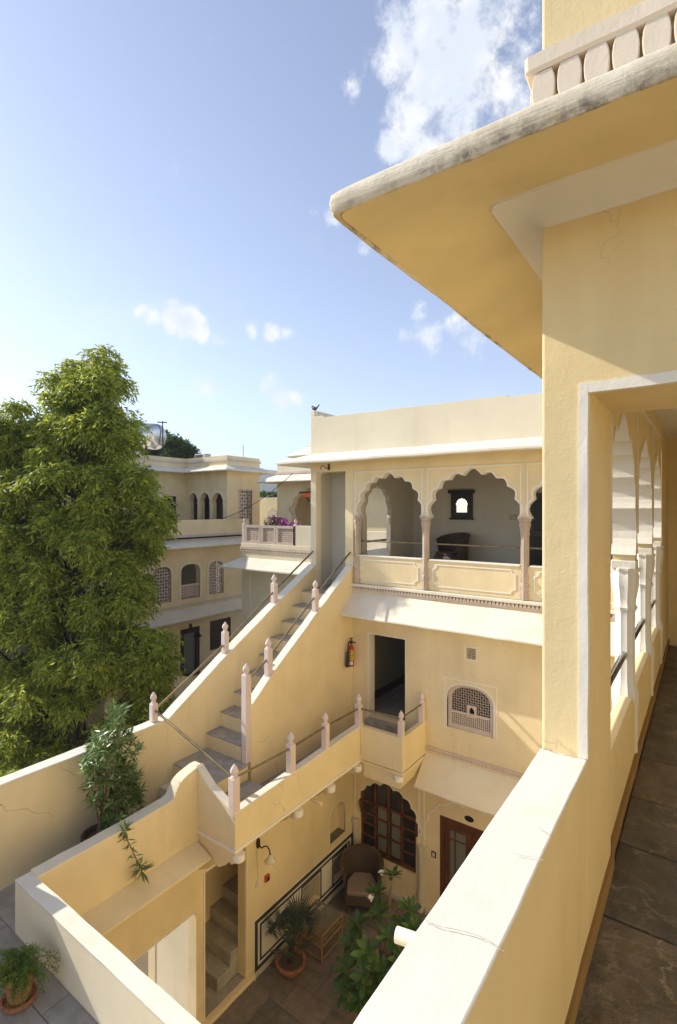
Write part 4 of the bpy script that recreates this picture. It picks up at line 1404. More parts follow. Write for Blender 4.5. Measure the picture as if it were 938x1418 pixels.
wj = []
zt, zb2 = zx(263, 781), zx(250, 831)
spec = [(211.5, 237.0), (250.5, 277.0), (289.0, 309.5)]
holes = []
for i, (a, b) in enumerate(spec):
    y0, y1 = yx(a), yx(b)
    ar = round_arch(y0, y1, zt - 0.35, zt, 10, p=0.8)
    holes.append([(y0, zb2)] + ar + [(y1, zb2)])
    wj.append((y0, y1, ar))
fd0, fd1 = yx(250), yx(277)
fdoor = [(fd0, -7.15), (fd1, -7.15), (fd1, -5.08), (fd0, -5.08)]
fo0, fo1 = yx(291), yx(320)
fopen = [(fo0, -6.3), (fo1, -6.3), (fo1, -5.0), (fo0, -5.0)]
obj('gallery_wall', MB().prism([[(FY0, GZ), (FY1, GZ), (FY1, -1.3), (FY0, -1.3)]] + holes + [fdoor, fopen], 'X', FX - 0.25, FX), 'yellow', fb)
for i, (y0, y1, ar) in enumerate(wj):
    bo = MB().ring([(y0 - 0.09, zb2)] + [(u + (-0.09 if u < (y0 + y1) / 2 else 0.09), v + 0.08) for u, v in ar] + [(y1 + 0.09, zb2)], [(y0, zb2)] + ar + [(y1, zb2)], 'X', FX - 0.02, FX + 0.03)
    obj('window_border', bo, 'cream', fb)
    if i != 1:
        j = MB()
        ym, hw = (y0 + y1) / 2, (y1 - y0) / 2
        jali(j, y0 + 0.01, y1 - 0.01, zb2 + 0.02, zt, 0.125, 'X', FX - 0.06, FX - 0.10,
             lambda u, v: v < zt - 0.02 - max(0, (abs(u - ym) / hw)) ** 3 * 0.33, hole=0.36)
        q = obj('lattice_window', j, 'pink_stone', fb)
        q['kind'] = 'stuff'
    else:
        j = MB()
        jali(j, y0 + 0.02, y1 - 0.02, zb2 + 0.05, zb2 + 0.52, 0.09, 'X', FX - 0.05, FX - 0.09, None, 0.38, False)
        j.box(FX - 0.11, FX - 0.02, y0, y1, zb2 + 0.52, zb2 + 0.60)
        q = obj('balcony_rail', j, 'pink_stone', fb)
        q['kind'] = 'stuff'
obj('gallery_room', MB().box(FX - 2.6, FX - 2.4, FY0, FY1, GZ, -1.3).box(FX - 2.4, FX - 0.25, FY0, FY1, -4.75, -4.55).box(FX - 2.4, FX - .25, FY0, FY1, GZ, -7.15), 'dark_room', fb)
fdr = obj('far_door', MB().prism([[(fd0, -7.15), (fd1, -7.15), (fd1, -5.08), (fd0, -5.08)], [(fd0 + 0.2, -7.0), (fd1 - 0.2, -7.0), (fd1 - 0.2, -5.3), (fd0 + 0.2, -5.3)]], 'X', FX - 0.12, FX - 0.02), 'wood_dark', fb)
obj('pane', MB().box(FX - 0.09, FX - 0.08, fd0 + 0.19, fd1 - 0.19, -7.01, -5.29), 'pane_curtain', fdr)
obj('dark_window', MB().box(FX - 0.10, FX - 0.04, fo0, fo1, -6.3, -5.0), 'wood_dark', fb)
# eaves along the gallery wall


def eave_x(name, y0, y1, zw, zl, ov, x, parent, mat='cap', th=0.07):
    prof = [(0.0, zw), (ov - 0.04, zl + 0.05), (ov, zl + 0.02), (ov, zl - 0.02), (ov - 0.03, zl - 0.04), (0.0, zw - 0.16)]
    return obj(name, MB().sweep(prof, lambda o: [(x + o, y0), (x + o, y1)]), mat, parent, smooth=True)


eave_x('gallery_eave', FY0, FY1, -1.36, -1.62, 0.6, FX, fb)
eave_x('lower_eave', FY0, FY1, -4.22, -4.58, 0.6, FX, fb)
obj('pink_band', MB().box(FX, FX + 0.05, FY0, FY1, -4.15, -4.05), 'pink_stone', fb)
# upper parapet, set on the gallery wall
obj('terrace_parapet', MB().box(FX - 0.2, FX, FY0, FY1, -1.3, -0.52), 'yellow', fb, bevel=0.02)
obj('pink_band', MB().box(FX, FX + 0.05, FY0, FY1, -1.26, -1.14), 'pink_stone', fb)
obj('roof_terrace', MB().box(-22, FX - 0.2, FY0, 22, -1.6, -1.35), 'cement', fb)
obj('drain_pipe', MB().tube([(FX + 0.16, FY0, -1.28), (FX + 0.16, FY1 - 0.3, -1.28)], 0.035, 8), 'iron', fb)
# upper storey
UX1, UX2, UY1, UY2 = -21.0, -18.0, 16.26, 18.4
px3 = [(px, onY(px, 700, UY1).x) for px in (263, 275, 279, 290, 294.5, 309)]
arches = []
for (a, b) in ((263, 273.5), (278, 290.5), (294.5, 309)):
    x0, x1 = onY(a, 700, UY1).x, onY(b, 700, UY1).x
    zt3 = onY((a + b) / 2, 682, UY1).z
    ar = foil(x0, x1, zt3 - 0.55, zt3, 5, 0.18, 3)
    arches.append(([(x0, -0.9), (x0, zt3 - 0.5)] + ar[1:-1] + [(x1, zt3 - 0.5), (x1, -0.9)], x0, x1, ar, zt3))
obj('storey_wall', MB().prism([[(UX1, -1.35), (UX2, -1.35), (UX2, 2.43), (UX1, 2.43)]] + [q[0] for q in arches], 'Y', UY1, UY1 + 0.25), 'yellow', fb)
for (lp, x0, x1, ar, zt3) in arches:
    obj('arch_border', MB().ring([(u + (-0.06 if u < (x0 + x1) / 2 else 0.06), v + 0.07) for u, v in ar], ar, 'Y', UY1 - 0.03, UY1 + 0.02), 'cream', fb)
obj('arch_room', MB().box(UX1, UX2 - .02, UY1 + 1.3, UY1 + 1.4, -1.35, 2.2).box(UX1, UX2 - .02, UY1 + .26, UY1 + 1.3, 1.9, 2.2), 'dark_room', fb)
obj('arch_room_side', MB().box(UX1 - 0.2, UX1, UY1 + 0.25, UY1 + 1.4, -1.35, 2.2), 'dark_room', fb)
m0, m1 = onY(279, 700, UY1 + .8).x, onY(290, 700, UY1 + .8).x
obj('red_curtain', MB().box(m0, m1, UY1 + 0.5, UY1 + 0.56, -1.3, 0.7), 'wood_dark', fb)
dw0, dw1 = onX(227, 700, UX1).y, onX(244.5, 700, UX1).y
obj('storey_wall', MB().prism([[(FY0, -1.35), (UY1, -1.35), (UY1, 2.43), (FY0, 2.43)], [(dw0, -1.0), (dw1, -1.0), (dw1, 0.55), (dw0, 0.55)]], 'X', UX1 - 0.25, UX1), 'yellow', fb)
obj('shutter_window', MB().box(UX1 - 0.12, UX1 - 0.04, dw0, dw1, -1.0, 0.55), 'wood_dark', fb)
obj('window_bar', MB().box(UX1 - 0.05, UX1 - 0.02, (dw0 + dw1) / 2 - 0.04, (dw0 + dw1) / 2 + 0.04, -1.0, 0.55), 'wood_black', fb)
gy0, gy1 = onX(332, 700, UX2).y, onX(348.5, 700, UX2).y
obj('storey_wall', MB().prism([[(UY1 + 0.25, -1.35), (UY2, -1.35), (UY2, 2.43), (UY1 + 0.25, 2.43)], [(gy0, -0.85), (gy1, -0.85), (gy1, 0.82), (gy0, 0.82)]], 'X', UX2 - 0.25, UX2), 'yellow', fb)
j = MB()
jali(j, gy0, gy1, -0.85, 0.82, 0.15, 'X', UX2 - 0.05, UX2 - 0.10, None, 0.33)
j.box(UX2 - .06, UX2 + .03, gy0 - .06, gy0, -.85, .88).box(UX2 - .06, UX2 + .03, gy1, gy1 + .06, -.85, .88).box(UX2 - .06, UX2 + .03, gy0, gy1, .82, .88)
q = obj('carved_screen', j, 'pink_stone', fb)
q['kind'] = 'stuff'
obj('screen_backing', MB().box(UX2 - 0.2, UX2 - 0.15, gy0, gy1, -0.85, 0.82), 'dark_room', fb)


def far_path(o, x1=UX1, x2=UX2, y1=UY1, y2=UY2):
    return [(x1 + o, FY0), (x1 + o, y1 - o), (x2 + o, y1 - o), (x2 + o, y2 + o), (x1, y2 + o)]


obj('roof_eave', MB().sweep([(0.0, 1.98), (0.50, 1.78), (0.55, 1.74), (0.55, 1.70), (0.5, 1.67), (0.0, 1.80)], far_path), 'cap', fb)
obj('pink_band', MB().sweep([(0.0, 2.18), (0.05, 2.18), (0.05, 2.27), (0.0, 2.27)], far_path), 'pink_stone', fb)
obj('roof_slab', MB().box(UX1 - 3, UX2 - 0.25, UY1 + 0.25, UY2, 2.1, 2.25).box(UX1 - 3, UX1 - 0.25, FY0, UY1 + .25, 2.1, 2.25), 'cream', fb)
obj('terrace_wall', MB().box(-22.5, -12.5, 20.6, 20.8, -1.6, onY(370, 689, 20.6).z), 'yellow', fb)
tw = onY(377, 713, 20.58)
obj('blind_window', MB().prism([(tw.x - 0.35, -1.3), (tw.x - 0.35, -0.25), (tw.x, 0.0), (tw.x + 0.35, -0.25), (tw.x + 0.35, -1.3)], 'Y', 20.56, 20.6), 'pink_stone', fb)

# garden wall in front of the far wing
gw = thing('garden_wall', 'low cream garden wall with curved top in front of the far wing doors', 'wall', (-14.6, 14, GZ))
gp = [(onX(px, py, -14.6).y, onX(px, py, -14.6).z) for (px, py) in ((150, 930), (222, 905), (232, 925), (245, 936), (262, 940), (281, 944), (286, 931), (330, 925))]
obj('wall_body', MB().prism([(gp[0][0], GZ)] + gp + [(gp[-1][0], GZ)], 'X', -14.8, -14.6), 'cream', gw)
obj('coping', coping(gp, 'X', -14.83, -14.57, 0.05), 'cap', gw)

# ================================================================== BALCONY BLOCK with carved stone panels
kb = thing('balcony_block', 'cream block with carved pink stone panels on its balcony and a sloping white eave', 'building', (-12, 14.5, GZ))
KY = 14.0
kx0, kx1 = onY(334, 700, KY).x, onY(431, 700, KY).x


def zy(px, py, Y=KY):
    return onY(px, py, Y).z


obj('block_wall', MB().box(kx0 + 0.05, -8.05, KY, KY + 0.3, GZ, -1.55), 'cream', kb)
obj('side_wall', MB().box(kx0 + 0.05, kx0 + 0.35, KY + 0.3, 17.3, GZ, -1.3), 'cream', kb)
ba = foil(onY(352, 700, KY).x, onY(418, 700, KY).x, -4.1, -2.75, 9, 0.2)
bao = foil(onY(352, 700, KY).x, onY(418, 700, KY).x, -4.1, -2.75, 9, 0.2, grow=0.05)
obj('blind_arch', MB().ring(bao, ba, 'Y', KY - 0.03, KY).box(onY(346, 700, KY).x, onY(347.5, 700, KY).x, KY - 0.03, KY, -6, -2.45), 'white', kb)
zl = zy(303, 785, KY - 0.65)
obj('eave', MB().sweep([(0, zl + 0.36), (0.55, zl + 0.06), (0.62, zl + 0.03), (0.62, zl - 0.02), (0.55, zl - 0.04), (0, zl + 0.22)],
                       lambda o: [(-8.05, KY - o), (kx0 + 0.05 - o, KY - o), (kx0 + 0.05 - o, 17.0)]), 'cap', kb)
zp0, zp1 = zy(340, 752), zy(340, 727)
obj('pink_band', MB().box(kx0, -8.1, KY - 0.06, KY, zp0 - 0.22, zp0 - 0.13), 'pink_stone', kb)
bd = MB()
x = kx0
while x < -9:
    bd.box(x, x + 0.06, KY - 0.045, KY, zp0 - 0.31, zp0 - 0.22)
    x += 0.11
q = obj('bead_row', bd, 'pink_stone', kb)
q['kind'] = 'stuff'
obj('parapet_base', MB().box(kx0 + 0.02, kx1, KY - 0.03, KY + 0.22, zp0 - 0.13, zp0), 'cream', kb, bevel=0.01)
p_edges = [339, 361.5, 382, 409]
for i in range(3):
    x0, x1 = onY(p_edges[i], 700, KY).x, onY(p_edges[i + 1], 700, KY).x
    mx, mz = (x0 + x1) / 2, (zp0 + zp1) / 2
    pn = obj('carved_panel', MB().prism([[(x0 + 0.01, zp0), (x1 - 0.01, zp0), (x1 - 0.01, zp1), (x0 + 0.01, zp1)], [(x0 + 0.10, zp0 + 0.09), (x1 - 0.10, zp0 + 0.09), (x1 - 0.10, zp1 - 0.09), (x0 + 0.10, zp1 - 0.09)]], 'Y', KY, KY + 0.12), 'pink_stone', kb)
    j = MB()
    jali(j, x0 + 0.10, x1 - 0.10, zp0 + 0.09, zp1 - 0.09, 0.075, 'Y', KY + 0.04, KY + 0.08, None, 0.30)
    obj('tracery', j, 'pink_stone', pn)['kind'] = 'stuff'
obj('parapet_pier', MB().box(onY(409, 700, KY).x, kx1, KY, KY + 0.25, zp0, zp1 + 0.02), 'cream', kb, bevel=0.01)
obj('parapet_pier', MB().box(kx1 + 0.06, -8.05, KY + 0.1, KY + 0.25, zp0, zp1 - 0.1), 'cream', kb, bevel=0.01)
for px in (337, 408):
    x = onY(px, 700, KY).x
    p_ = obj('post', MB().box(x - 0.07, x + 0.07, KY + 0.0, KY + 0.14, zp0, zp1 + 0.06), 'post_stone', kb, bevel=0.01)
    obj('finial', MB().lathe([(0.05, 0), (0.03, 0.03), (0.06, 0.09), (0.05, 0.14), (0.01, 0.2)], (x, KY + 0.07, zp1 + 0.06), 8), 'post_stone', p_)
obj('balcony_floor', MB().box(kx0 + 0.1, -8.05, KY + 0.3, 17.4, -1.75, -1.6), 'cement', kb)

# rooftop pavilion behind it
rp = thing('rooftop_pavilion', 'sunlit yellow rooftop pavilion with white eaves and a cusped arch behind the balcony', 'building', (-13, 17.6, -1.6))
RY = 17.5
rx0 = onY(384, 700, RY).x
ax0, ax1 = onY(404.5, 700, RY).x, onY(456, 700, RY).x
az = zy(430, 677, RY)
par = foil(ax0, ax1, -0.35, az, 7, 0.22)
obj('wall_front', MB().prism([[(rx0, -1.75), (-8.3, -1.75), (-8.3, 1.2), (rx0, 1.2)], [(ax0, -1.3), (ax0, -0.35)] + par[1:-1] + [(ax1, -0.35), (ax1, -1.3)]], 'Y', RY, RY + 0.3), 'yellow', rp)
obj('arch_border', MB().ring(foil(ax0, ax1, -0.35, az, 7, 0.22, grow=0.05), par, 'Y', RY - 0.03, RY + 0.02).box(ax0 - 0.14, ax0 - 0.09, RY - 0.03, RY, -1.3, az + 0.2).box(ax0 - 0.09, ax1, RY - 0.03, RY, az + 0.15, az + 0.2), 'cream', rp)
obj('side_wall', MB().box(rx0, rx0 + 0.3, RY + 0.3, 20.6, -1.75, 1.2), 'yellow', rp)
obj('wall_inner', MB().box(rx0 + 0.3, -8.3, RY + 2.0, RY + 2.2, -1.75, 1.2), 'yellow', rp)
obj('ceiling', MB().box(rx0 + 0.3, -8.3, RY + 0.3, RY + 2.0, 1.05, 1.2), 'cream', rp)
obj('sill', MB().box(ax0, ax1, RY - 0.05, RY + 0.3, -1.3, -1.2), 'cap', rp)


def rpath(o):
    return [(-8.3, RY - o), (rx0 - o, RY - o), (rx0 - o, 20.6)]


obj('eave', MB().sweep([(0.0, 1.50), (0.66, 1.20), (0.70, 1.16), (0.66, 1.12), (0.0, 1.30)], rpath), 'cap', rp)
obj('roof_parapet', MB().prism([(rx0, 1.2), (-8.3, 1.2), (-8.3, 1.95), (rx0, 1.95)], 'Y', RY, RY + 0.25), 'cream', rp, bevel=0.01)
obj('pink_band', MB().sweep([(0, 1.52), (0.05, 1.52), (0.05, 1.62), (0, 1.62)], rpath), 'pink_stone', rp)
tx = onY(406, 700, 18.2).x
tz = zy(400, 632, 18.0)
obj('upper_eave', MB().sweep([(0.0, tz + 0.45), (0.62, tz + 0.06), (0.66, tz), (0.60, tz - 0.06), (0.0, tz + 0.1)], lambda o: [(-8.3, 18.6 - o), (tx + 0.5 - o, 18.6 - o), (tx + 0.5 - o, 20.6)]), 'cap', rp)
obj('upper_wall', MB().box(tx + 0.5, -8.3, 18.6, 20.6, 1.2, tz + 0.5), 'yellow', rp)
b0 = onY(415, 682, RY - 0.1)
b1 = onY(432, 697, RY - 0.4)
aw = obj('awning_arm', MB().tube([b0, b0 + Vector((0.9, -0.3, 0))], 0.035, 6).tube([b0 + Vector((0.15, 0, 0)), b1], 0.03, 6), 'iron', rp)
obj('awning_cloth', MB().box(b0.x + 0.35, b0.x + 1.2, RY - 0.42, RY - 0.12, b0.z - 0.22, b0.z - 0.03), 'orange_cloth', rp, bevel=0.04)
# low wall with rail seen through the gallery's end arch
lw = thing('terrace_balustrade', 'low grey terrace wall with dark rail seen through the gallery end arch', 'wall', (-7.95, 12.5, -2.0))
obj('wall_body', MB().box(-8.0, -7.9, 10.86, 13.9, -2.0, -1.22), 'grey_white', lw)
obj('hand_rail', MB().tube([(-7.95, 10.86, -0.98), (-7.95, 13.9, -0.98)], 0.03, 8), 'iron', lw)
struct('roof_terrace_floor', MB().box(-9.0, -6.95, 10.86, 17.4, -2.3, -2.0), 'cement')

# ================================================================== SMALL OBJECTS
# fire extinguisher
fz0, fz1 = onX(486, 923, XW + 0.1).z, onX(486, 893, XW + 0.1).z
fe_p = onX(486.5, 905, XW + 0.085)
fh = fz1 - fz0
fx, fy = XW + 0.09, fe_p.y
fe = thing('fire_extinguisher', 'red fire extinguisher with black hose horn hung on the yellow stair wall', 'extinguisher', (fx, fy, fz0))
rr = 0.068
obj('cylinder', MB().lathe([(rr * .8, 0), (rr, 0.02), (rr, fh * 0.78), (rr * 0.9, fh * 0.87), (rr * 0.6, fh * 0.95), (rr * 0.3, fh), (rr * 0.3, fh + 0.03)], (fx, fy, fz0), 20), 'red_paint', fe, smooth=True)


def band(r, z0, z1, a0, a1, c, n=8):
    mb = MB()
    vs = []
    for i in range(n + 1):
        t = a0 + (a1 - a0) * i / n
        for z in (z0, z1):
            vs.append((c[0] + r * math.cos(t), c[1] + r * math.sin(t), z))
    mb.add(vs, [(2 * i, 2 * i + 2, 2 * i + 3, 2 * i + 1) for i in range(n)])
    return mb


c_ = (fx, fy)
th0 = math.atan2(-fy, -fx)
obj('yellow_label', band(rr + 0.002, fz0 + fh * 0.30, fz0 + fh * 0.76, th0 - 0.75, th0 + 0.95, c_), 'label_yellow', fe)
obj('white_label', band(rr + 0.002, fz0 + fh * 0.09, fz0 + fh * 0.25, th0 - 0.7, th0 + 0.6, c_), 'label_white', fe)
ink = MB()
for (za, zb, ta, tb) in ((0.66, 0.72, -0.4, -0.1), (0.67, 0.70, 0.1, 0.5), (0.50, 0.56, -0.4, -0.15), (0.50, 0.57, 0.2, 0.45), (0.38, 0.41, -0.3, 0.0)):
    b2 = band(rr + 0.0035, fz0 + fh * za, fz0 + fh * zb, th0 + ta, th0 + tb, c_, 3)
    ink.add(b2.v, b2.f)
obj('label_print', ink, 'label_ink', fe)
obj('valve', MB().box(fx - 0.02, fx + 0.02, fy - 0.03, fy + 0.03, fz1 + 0.02, fz1 + 0.09).tube([(fx, fy, fz1 + 0.06), (fx + 0.05, fy + 0.10, fz1 + 0.03)], 0.014, 8).tube([(fx, fy, fz1 + .08), (fx, fy, fz1 + .14)], 0.012, 8).box(fx - 0.02, fx + 0.02, fy - 0.035, fy + 0.035, fz1 + 0.135, fz1 + 0.15), 'plastic_black', fe)
obj('hose_horn', MB().tube([(fx, fy, fz1 + 0.06), (fx, fy - 0.09, fz1 + 0.08), (fx, fy - 0.13, fz1 + 0.03), (fx, fy - 0.135, fz0 + fh * 0.75), (fx, fy - 0.14, fz0 + fh * 0.72), (fx, fy - 0.16, fz0 + 0.02)],
                          [0.016, 0.016, 0.016, 0.02, 0.035, 0.048], 10), 'plastic_black', fe, smooth=True)
obj('bracket', MB().box(XW, fx - 0.03, fy - 0.02, fy + 0.02, fz0 + fh * 0.8, fz0 + fh * 0.86), 'plastic_black', fe)


# barrel chairs
def barrel_chair(name, label, loc, rot, mat, s=1.0, cush='cushion', legs=False):
    t = thing(name, label, 'chair', loc)
    t.rotation_euler = (0, 0, rot)
    n = 28
    vs, fs = [], []
    for layer, roff in ((0, 0.0), (1, -0.045)):
        for i in range(n + 1):
            a = R(-120 + 240 * i / n)          # back is towards +y local
            x, y = math.sin(a), math.cos(a)
            k = 0.5 + 0.5 * math.cos(a * 0.75)
            top = 0.60 + 0.30 * k ** 1.2
            for (zz, rad) in ((0.04, 0.36), (0.25, 0.37), (0.45, 0.39), (top - 0.05, 0.42), (top, 0.44 if layer == 0 else 0.43)):
                q = (rad + roff) * s
                vs.append((q * x, q * y * 0.95, zz * s))
    m = 5
    L = (n + 1) * m
    for i in range(n):
        for q in range(m - 1):
            a = i * m + q
            fs.append((a, a + m, a + m + 1, a + 1))
            fs.append((L + a, L + a + 1, L + a + m + 1, L + a + m))
        fs.append((i * m + m - 1, (i + 1) * m + m - 1, L + (i + 1) * m + m - 1, L + i * m + m - 1))
        fs.append((i * m, L + i * m, L + (i + 1) * m, (i + 1) * m))
    for i in (0, n):
        for q in range(m - 1):
            a = i * m + q
            fs.append((a, a + 1, L + a + 1, L + a))
    obj('back_shell', MB().add(vs, fs), mat, t, smooth=True, local=True)
    rim = []
    for i in range(n + 1):
        a = R(-120 + 240 * i / n)
        k = 0.5 + 0.5 * math.cos(a * 0.75)
        rim.append((0.425 * s * math.sin(a), 0.425 * s * math.cos(a) * 0.95, (0.60 + 0.30 * k ** 1.2) * s))
    obj('rim', MB().tube(rim, 0.027 * s, 8), mat, t, smooth=True, local=True)
    obj('seat_base', MB().prism([(-0.31 * s, -0.36 * s), (0.31 * s, -0.36 * s), (0.33 * s, 0.0), (0.2 * s, 0.28 * s), (-0.2 * s, 0.28 * s), (-0.33 * s, 0.0)], 'Z', 0.18 * s, 0.36 * s), mat, t, bevel=0.02, local=True)
    obj('cushion', MB().prism([(-0.27 * s, -0.35 * s), (0.27 * s, -0.35 * s), (0.30 * s, 0.0), (0.18 * s, 0.24 * s), (-0.18 * s, 0.24 * s), (-0.30 * s, 0.0)], 'Z', 0.362 * s, 0.45 * s), cush, t, bevel=0.035, local=True, seg=3)
    for (x, y) in ((-0.27, -0.31), (0.27, -0.31), (-0.24, 0.2), (0.24, 0.2)):
        obj('leg', MB().tube([(x * s, y * s, 0.0), (x * s, y * s, 0.2 * s)], 0.02 * s, 8), mat, t, local=True)
    return t


ch1 = barrel_chair('wicker_chair', 'brown wicker barrel chair with beige cushion in the courtyard corner', (-6.12, 9.42, GZ), R(28), 'rattan_brown', 1.08)
cp = onY(627, 760, 12.2)
ch2 = barrel_chair('wicker_chair', 'dark wicker barrel armchair standing under the mirror in the upper gallery', (cp.x, 12.2, -1.56), R(-22), 'rattan_dark', 1.0, 'rattan_dark')

# cane table with glass
tb_c = onZ(452, 1270, GZ + 0.5)
tt = thing('cane_table', 'low cane side table with glass top and slatted shelf beside the wicker chair', 'table', (-6.22, 8.25, GZ))
tx0, tx1, ty0, ty1 = -6.55, -5.92, 7.72, 8.38
tt.location = ((tx0 + tx1) / 2, (ty0 + ty1) / 2, GZ)
for (x, y) in ((tx0, ty0), (tx1, ty0), (tx0, ty1), (tx1, ty1)):
    obj('leg', MB().tube([(x, y, GZ), (x, y, GZ + 0.52)], 0.022, 8), 'cane', tt)
for (a, b) in (((tx0, ty0), (tx1, ty0)), ((tx1, ty0), (tx1, ty1)), ((tx1, ty1), (tx0, ty1)), ((tx0, ty1), (tx0, ty0))):
    for z in (0.50, 0.30, 0.06):
        obj('rail', MB().tube([(*a, GZ + z), (*b, GZ + z)], 0.018, 8), 'cane', tt)
obj('glass_top', MB().box(tx0 + 0.01, tx1 - 0.01, ty0 + 0.01, ty1 - 0.01, GZ + 0.518, GZ + 0.528), 'table_glass', tt)
for i in range(9):
    x = tx0 + 0.06 + (tx1 - tx0 - 0.12) * i / 8
    obj('slat', MB().box(x - 0.016, x + 0.016, ty0, ty1, GZ + 0.312, GZ + 0.326), 'cane', tt)


# wall lamps
def wall_lamp(label, base, out, drop=-0.12, s=1.0, mat='lamp_glass'):
    """base point on the wall, out = unit vector away from it."""
    base = Vector(base)
    out = Vector(out)
    t = thing('wall_lamp', label, 'lamp', base)
    side = out.cross(Vector((0, 0, 1)))
    M = Matrix((( side.x, out.x, 0, base.x), (side.y, out.y, 0, base.y), (0, 0, 1, base.z), (0, 0, 0, 1)))
    obj('back_plate', MB().prism([(-0.045 * s, 0), (-0.03 * s, 0.08 * s), (0, 0.10 * s), (0.03 * s, 0.08 * s), (0.045 * s, 0), (0.03 * s, -0.08 * s), (0, -0.1 * s), (-0.03 * s, -0.08 * s)], 'Y', 0.0, 0.03 * s).xf(M), 'wood_dark', t, bevel=0.006)
    arm = [Vector((0, 0.02, -0.02)) * s, Vector((0, 0.10, -0.06)) * s, Vector((0, 0.17, 0.0)) * s, Vector((0, 0.24, 0.03)) * s, Vector((0, 0.30, -0.02)) * s, Vector((0, 0.32, -0.09)) * s]
    obj('arm', MB().tube([M @ p for p in arm], 0.012 * s, 8), 'iron', t, smooth=True)
    sh = MB()
    n = 24
    vs, fs = [], []
    prof = [(0.02, 0.0), (0.045, -0.03), (0.065, -0.07), (0.08, -0.10), (0.115, -0.125)]
    for (r_, z_) in prof:
        for k in range(n):
            a = 2 * math.pi * k / n
            rr_ = r_ * (1 + (0.12 * math.cos(6 * a) if r_ > 0.07 else 0))
            vs.append(M @ (Vector((rr_ * math.cos(a), 0.32 + rr_ * math.sin(a), -0.09 + z_)) * s))
    for i in range(len(prof) - 1):
        for k in range(n):
            k2 = (k + 1) % n
            fs.append((i * n + k, i * n + k2, (i + 1) * n + k2, (i + 1) * n + k))
    sh.add(vs, fs)
    obj('glass_shade', sh, mat, t, smooth=True)
    return t


lp = onX(357, 1167, XW + 0.005)
wall_lamp('white frilled glass wall lamp on curved arm in the courtyard', lp, (1, 0, 0), s=1.0)
lp2 = onY(456, 649, BY - 0.005)
wall_lamp('small bell glass wall lamp above the stair top doorway', (lp2.x, BY - 0.003, 0.99), (-0.3, -0.954, 0), s=0.8)
lp3 = onX(264, 868, FX + 0.01)
wall_lamp('dark wall lamp above the far wing wooden door', lp3, (1, 0, 0), s=1.5, mat='iron')

al = onX(369, 1215, XW)
t = thing('alarm_box', 'small red fire alarm box on the courtyard wall', 'alarm', (XW, al.y, al.z))
obj('case', MB().box(XW, XW + 0.05, al.y - 0.055, al.y + 0.055, al.z - 0.06, al.z + 0.06), 'alarm_red', t, bevel=0.008)
obj('glass_window', MB().box(XW + 0.05, XW + 0.055, al.y - 0.02, al.y + 0.035, al.z - 0.035, al.z + 0.02), 'plastic_black', t)
sk = onX(356, 1225, XW)
t = thing('socket_plate', 'white power socket with cable below the courtyard lamp', 'socket', (XW, sk.y, sk.z))
obj('plate', MB().box(XW, XW + 0.02, sk.y - 0.04, sk.y + 0.04, sk.z - 0.05, sk.z + 0.05), 'plastic_white', t, bevel=0.005)
obj('cable', MB().tube([(XW + 0.006, sk.y - 0.01, sk.z + 0.05), (XW + 0.006, sk.y + 0.03, sk.z + 0.2), (XW + 0.006, lp.y - 0.02, lp.z - 0.25), (XW + 0.006, lp.y, lp.z - 0.09)], 0.004, 6), 'plastic_white', t)
sw = onY(601, 1183, BY)
t = thing('switch_plate', 'dark framed light switch beside the carved courtyard door', 'switch', (sw.x, BY, sw.z))
obj('frame', MB().box(sw.x - 0.055, sw.x + 0.055, BY - 0.012, BY, sw.z - 0.065, sw.z + 0.065), 'wood_black', t, bevel=0.004)
obj('rocker', MB().box(sw.x - 0.032, sw.x + 0.032, BY - 0.018, BY - 0.012, sw.z - 0.04, sw.z + 0.04), 'plastic_white', t)

# mirror in the gallery
mc = onY(640, 699, 12.79)
t = thing('wall_mirror', 'black carved wooden frame with cusped mirror on the gallery wall', 'mirror', (mc.x, 12.8, mc.z))
X0, X1, Z0, Z1 = mc.x - 0.29, mc.x + 0.29, mc.z - 0.34, mc.z + 0.30
ma = foil(mc.x - 0.16, mc.x + 0.16, mc.z - 0.03, mc.z + 0.17, 7, 0.22, 3)
obj('frame', MB().prism([[(X0, Z0), (X1, Z0), (X1, Z1), (X0, Z1)], [(mc.x - 0.155, mc.z - 0.2), (mc.x - 0.155, mc.z - 0.02)] + ma[1:-1] + [(mc.x + 0.155, mc.z - 0.02), (mc.x + 0.155, mc.z - 0.2)]], 'Y', 12.74, 12.8), 'wood_black', t, bevel=0.006)
obj('cornice', MB().box(X0 - 0.06, X1 + 0.06, 12.68, 12.8, Z1, Z1 + 0.09), 'wood_black', t, bevel=0.015)
obj('base_rail', MB().box(X0 - 0.03, X1 + 0.03, 12.70, 12.8, Z0 - 0.05, Z0), 'wood_black', t, bevel=0.012)
obj('glass', MB().box(X0 + 0.05, X1 - 0.05, 12.775, 12.785, Z0 + 0.05, Z1 - 0.02), 'mirror', t)

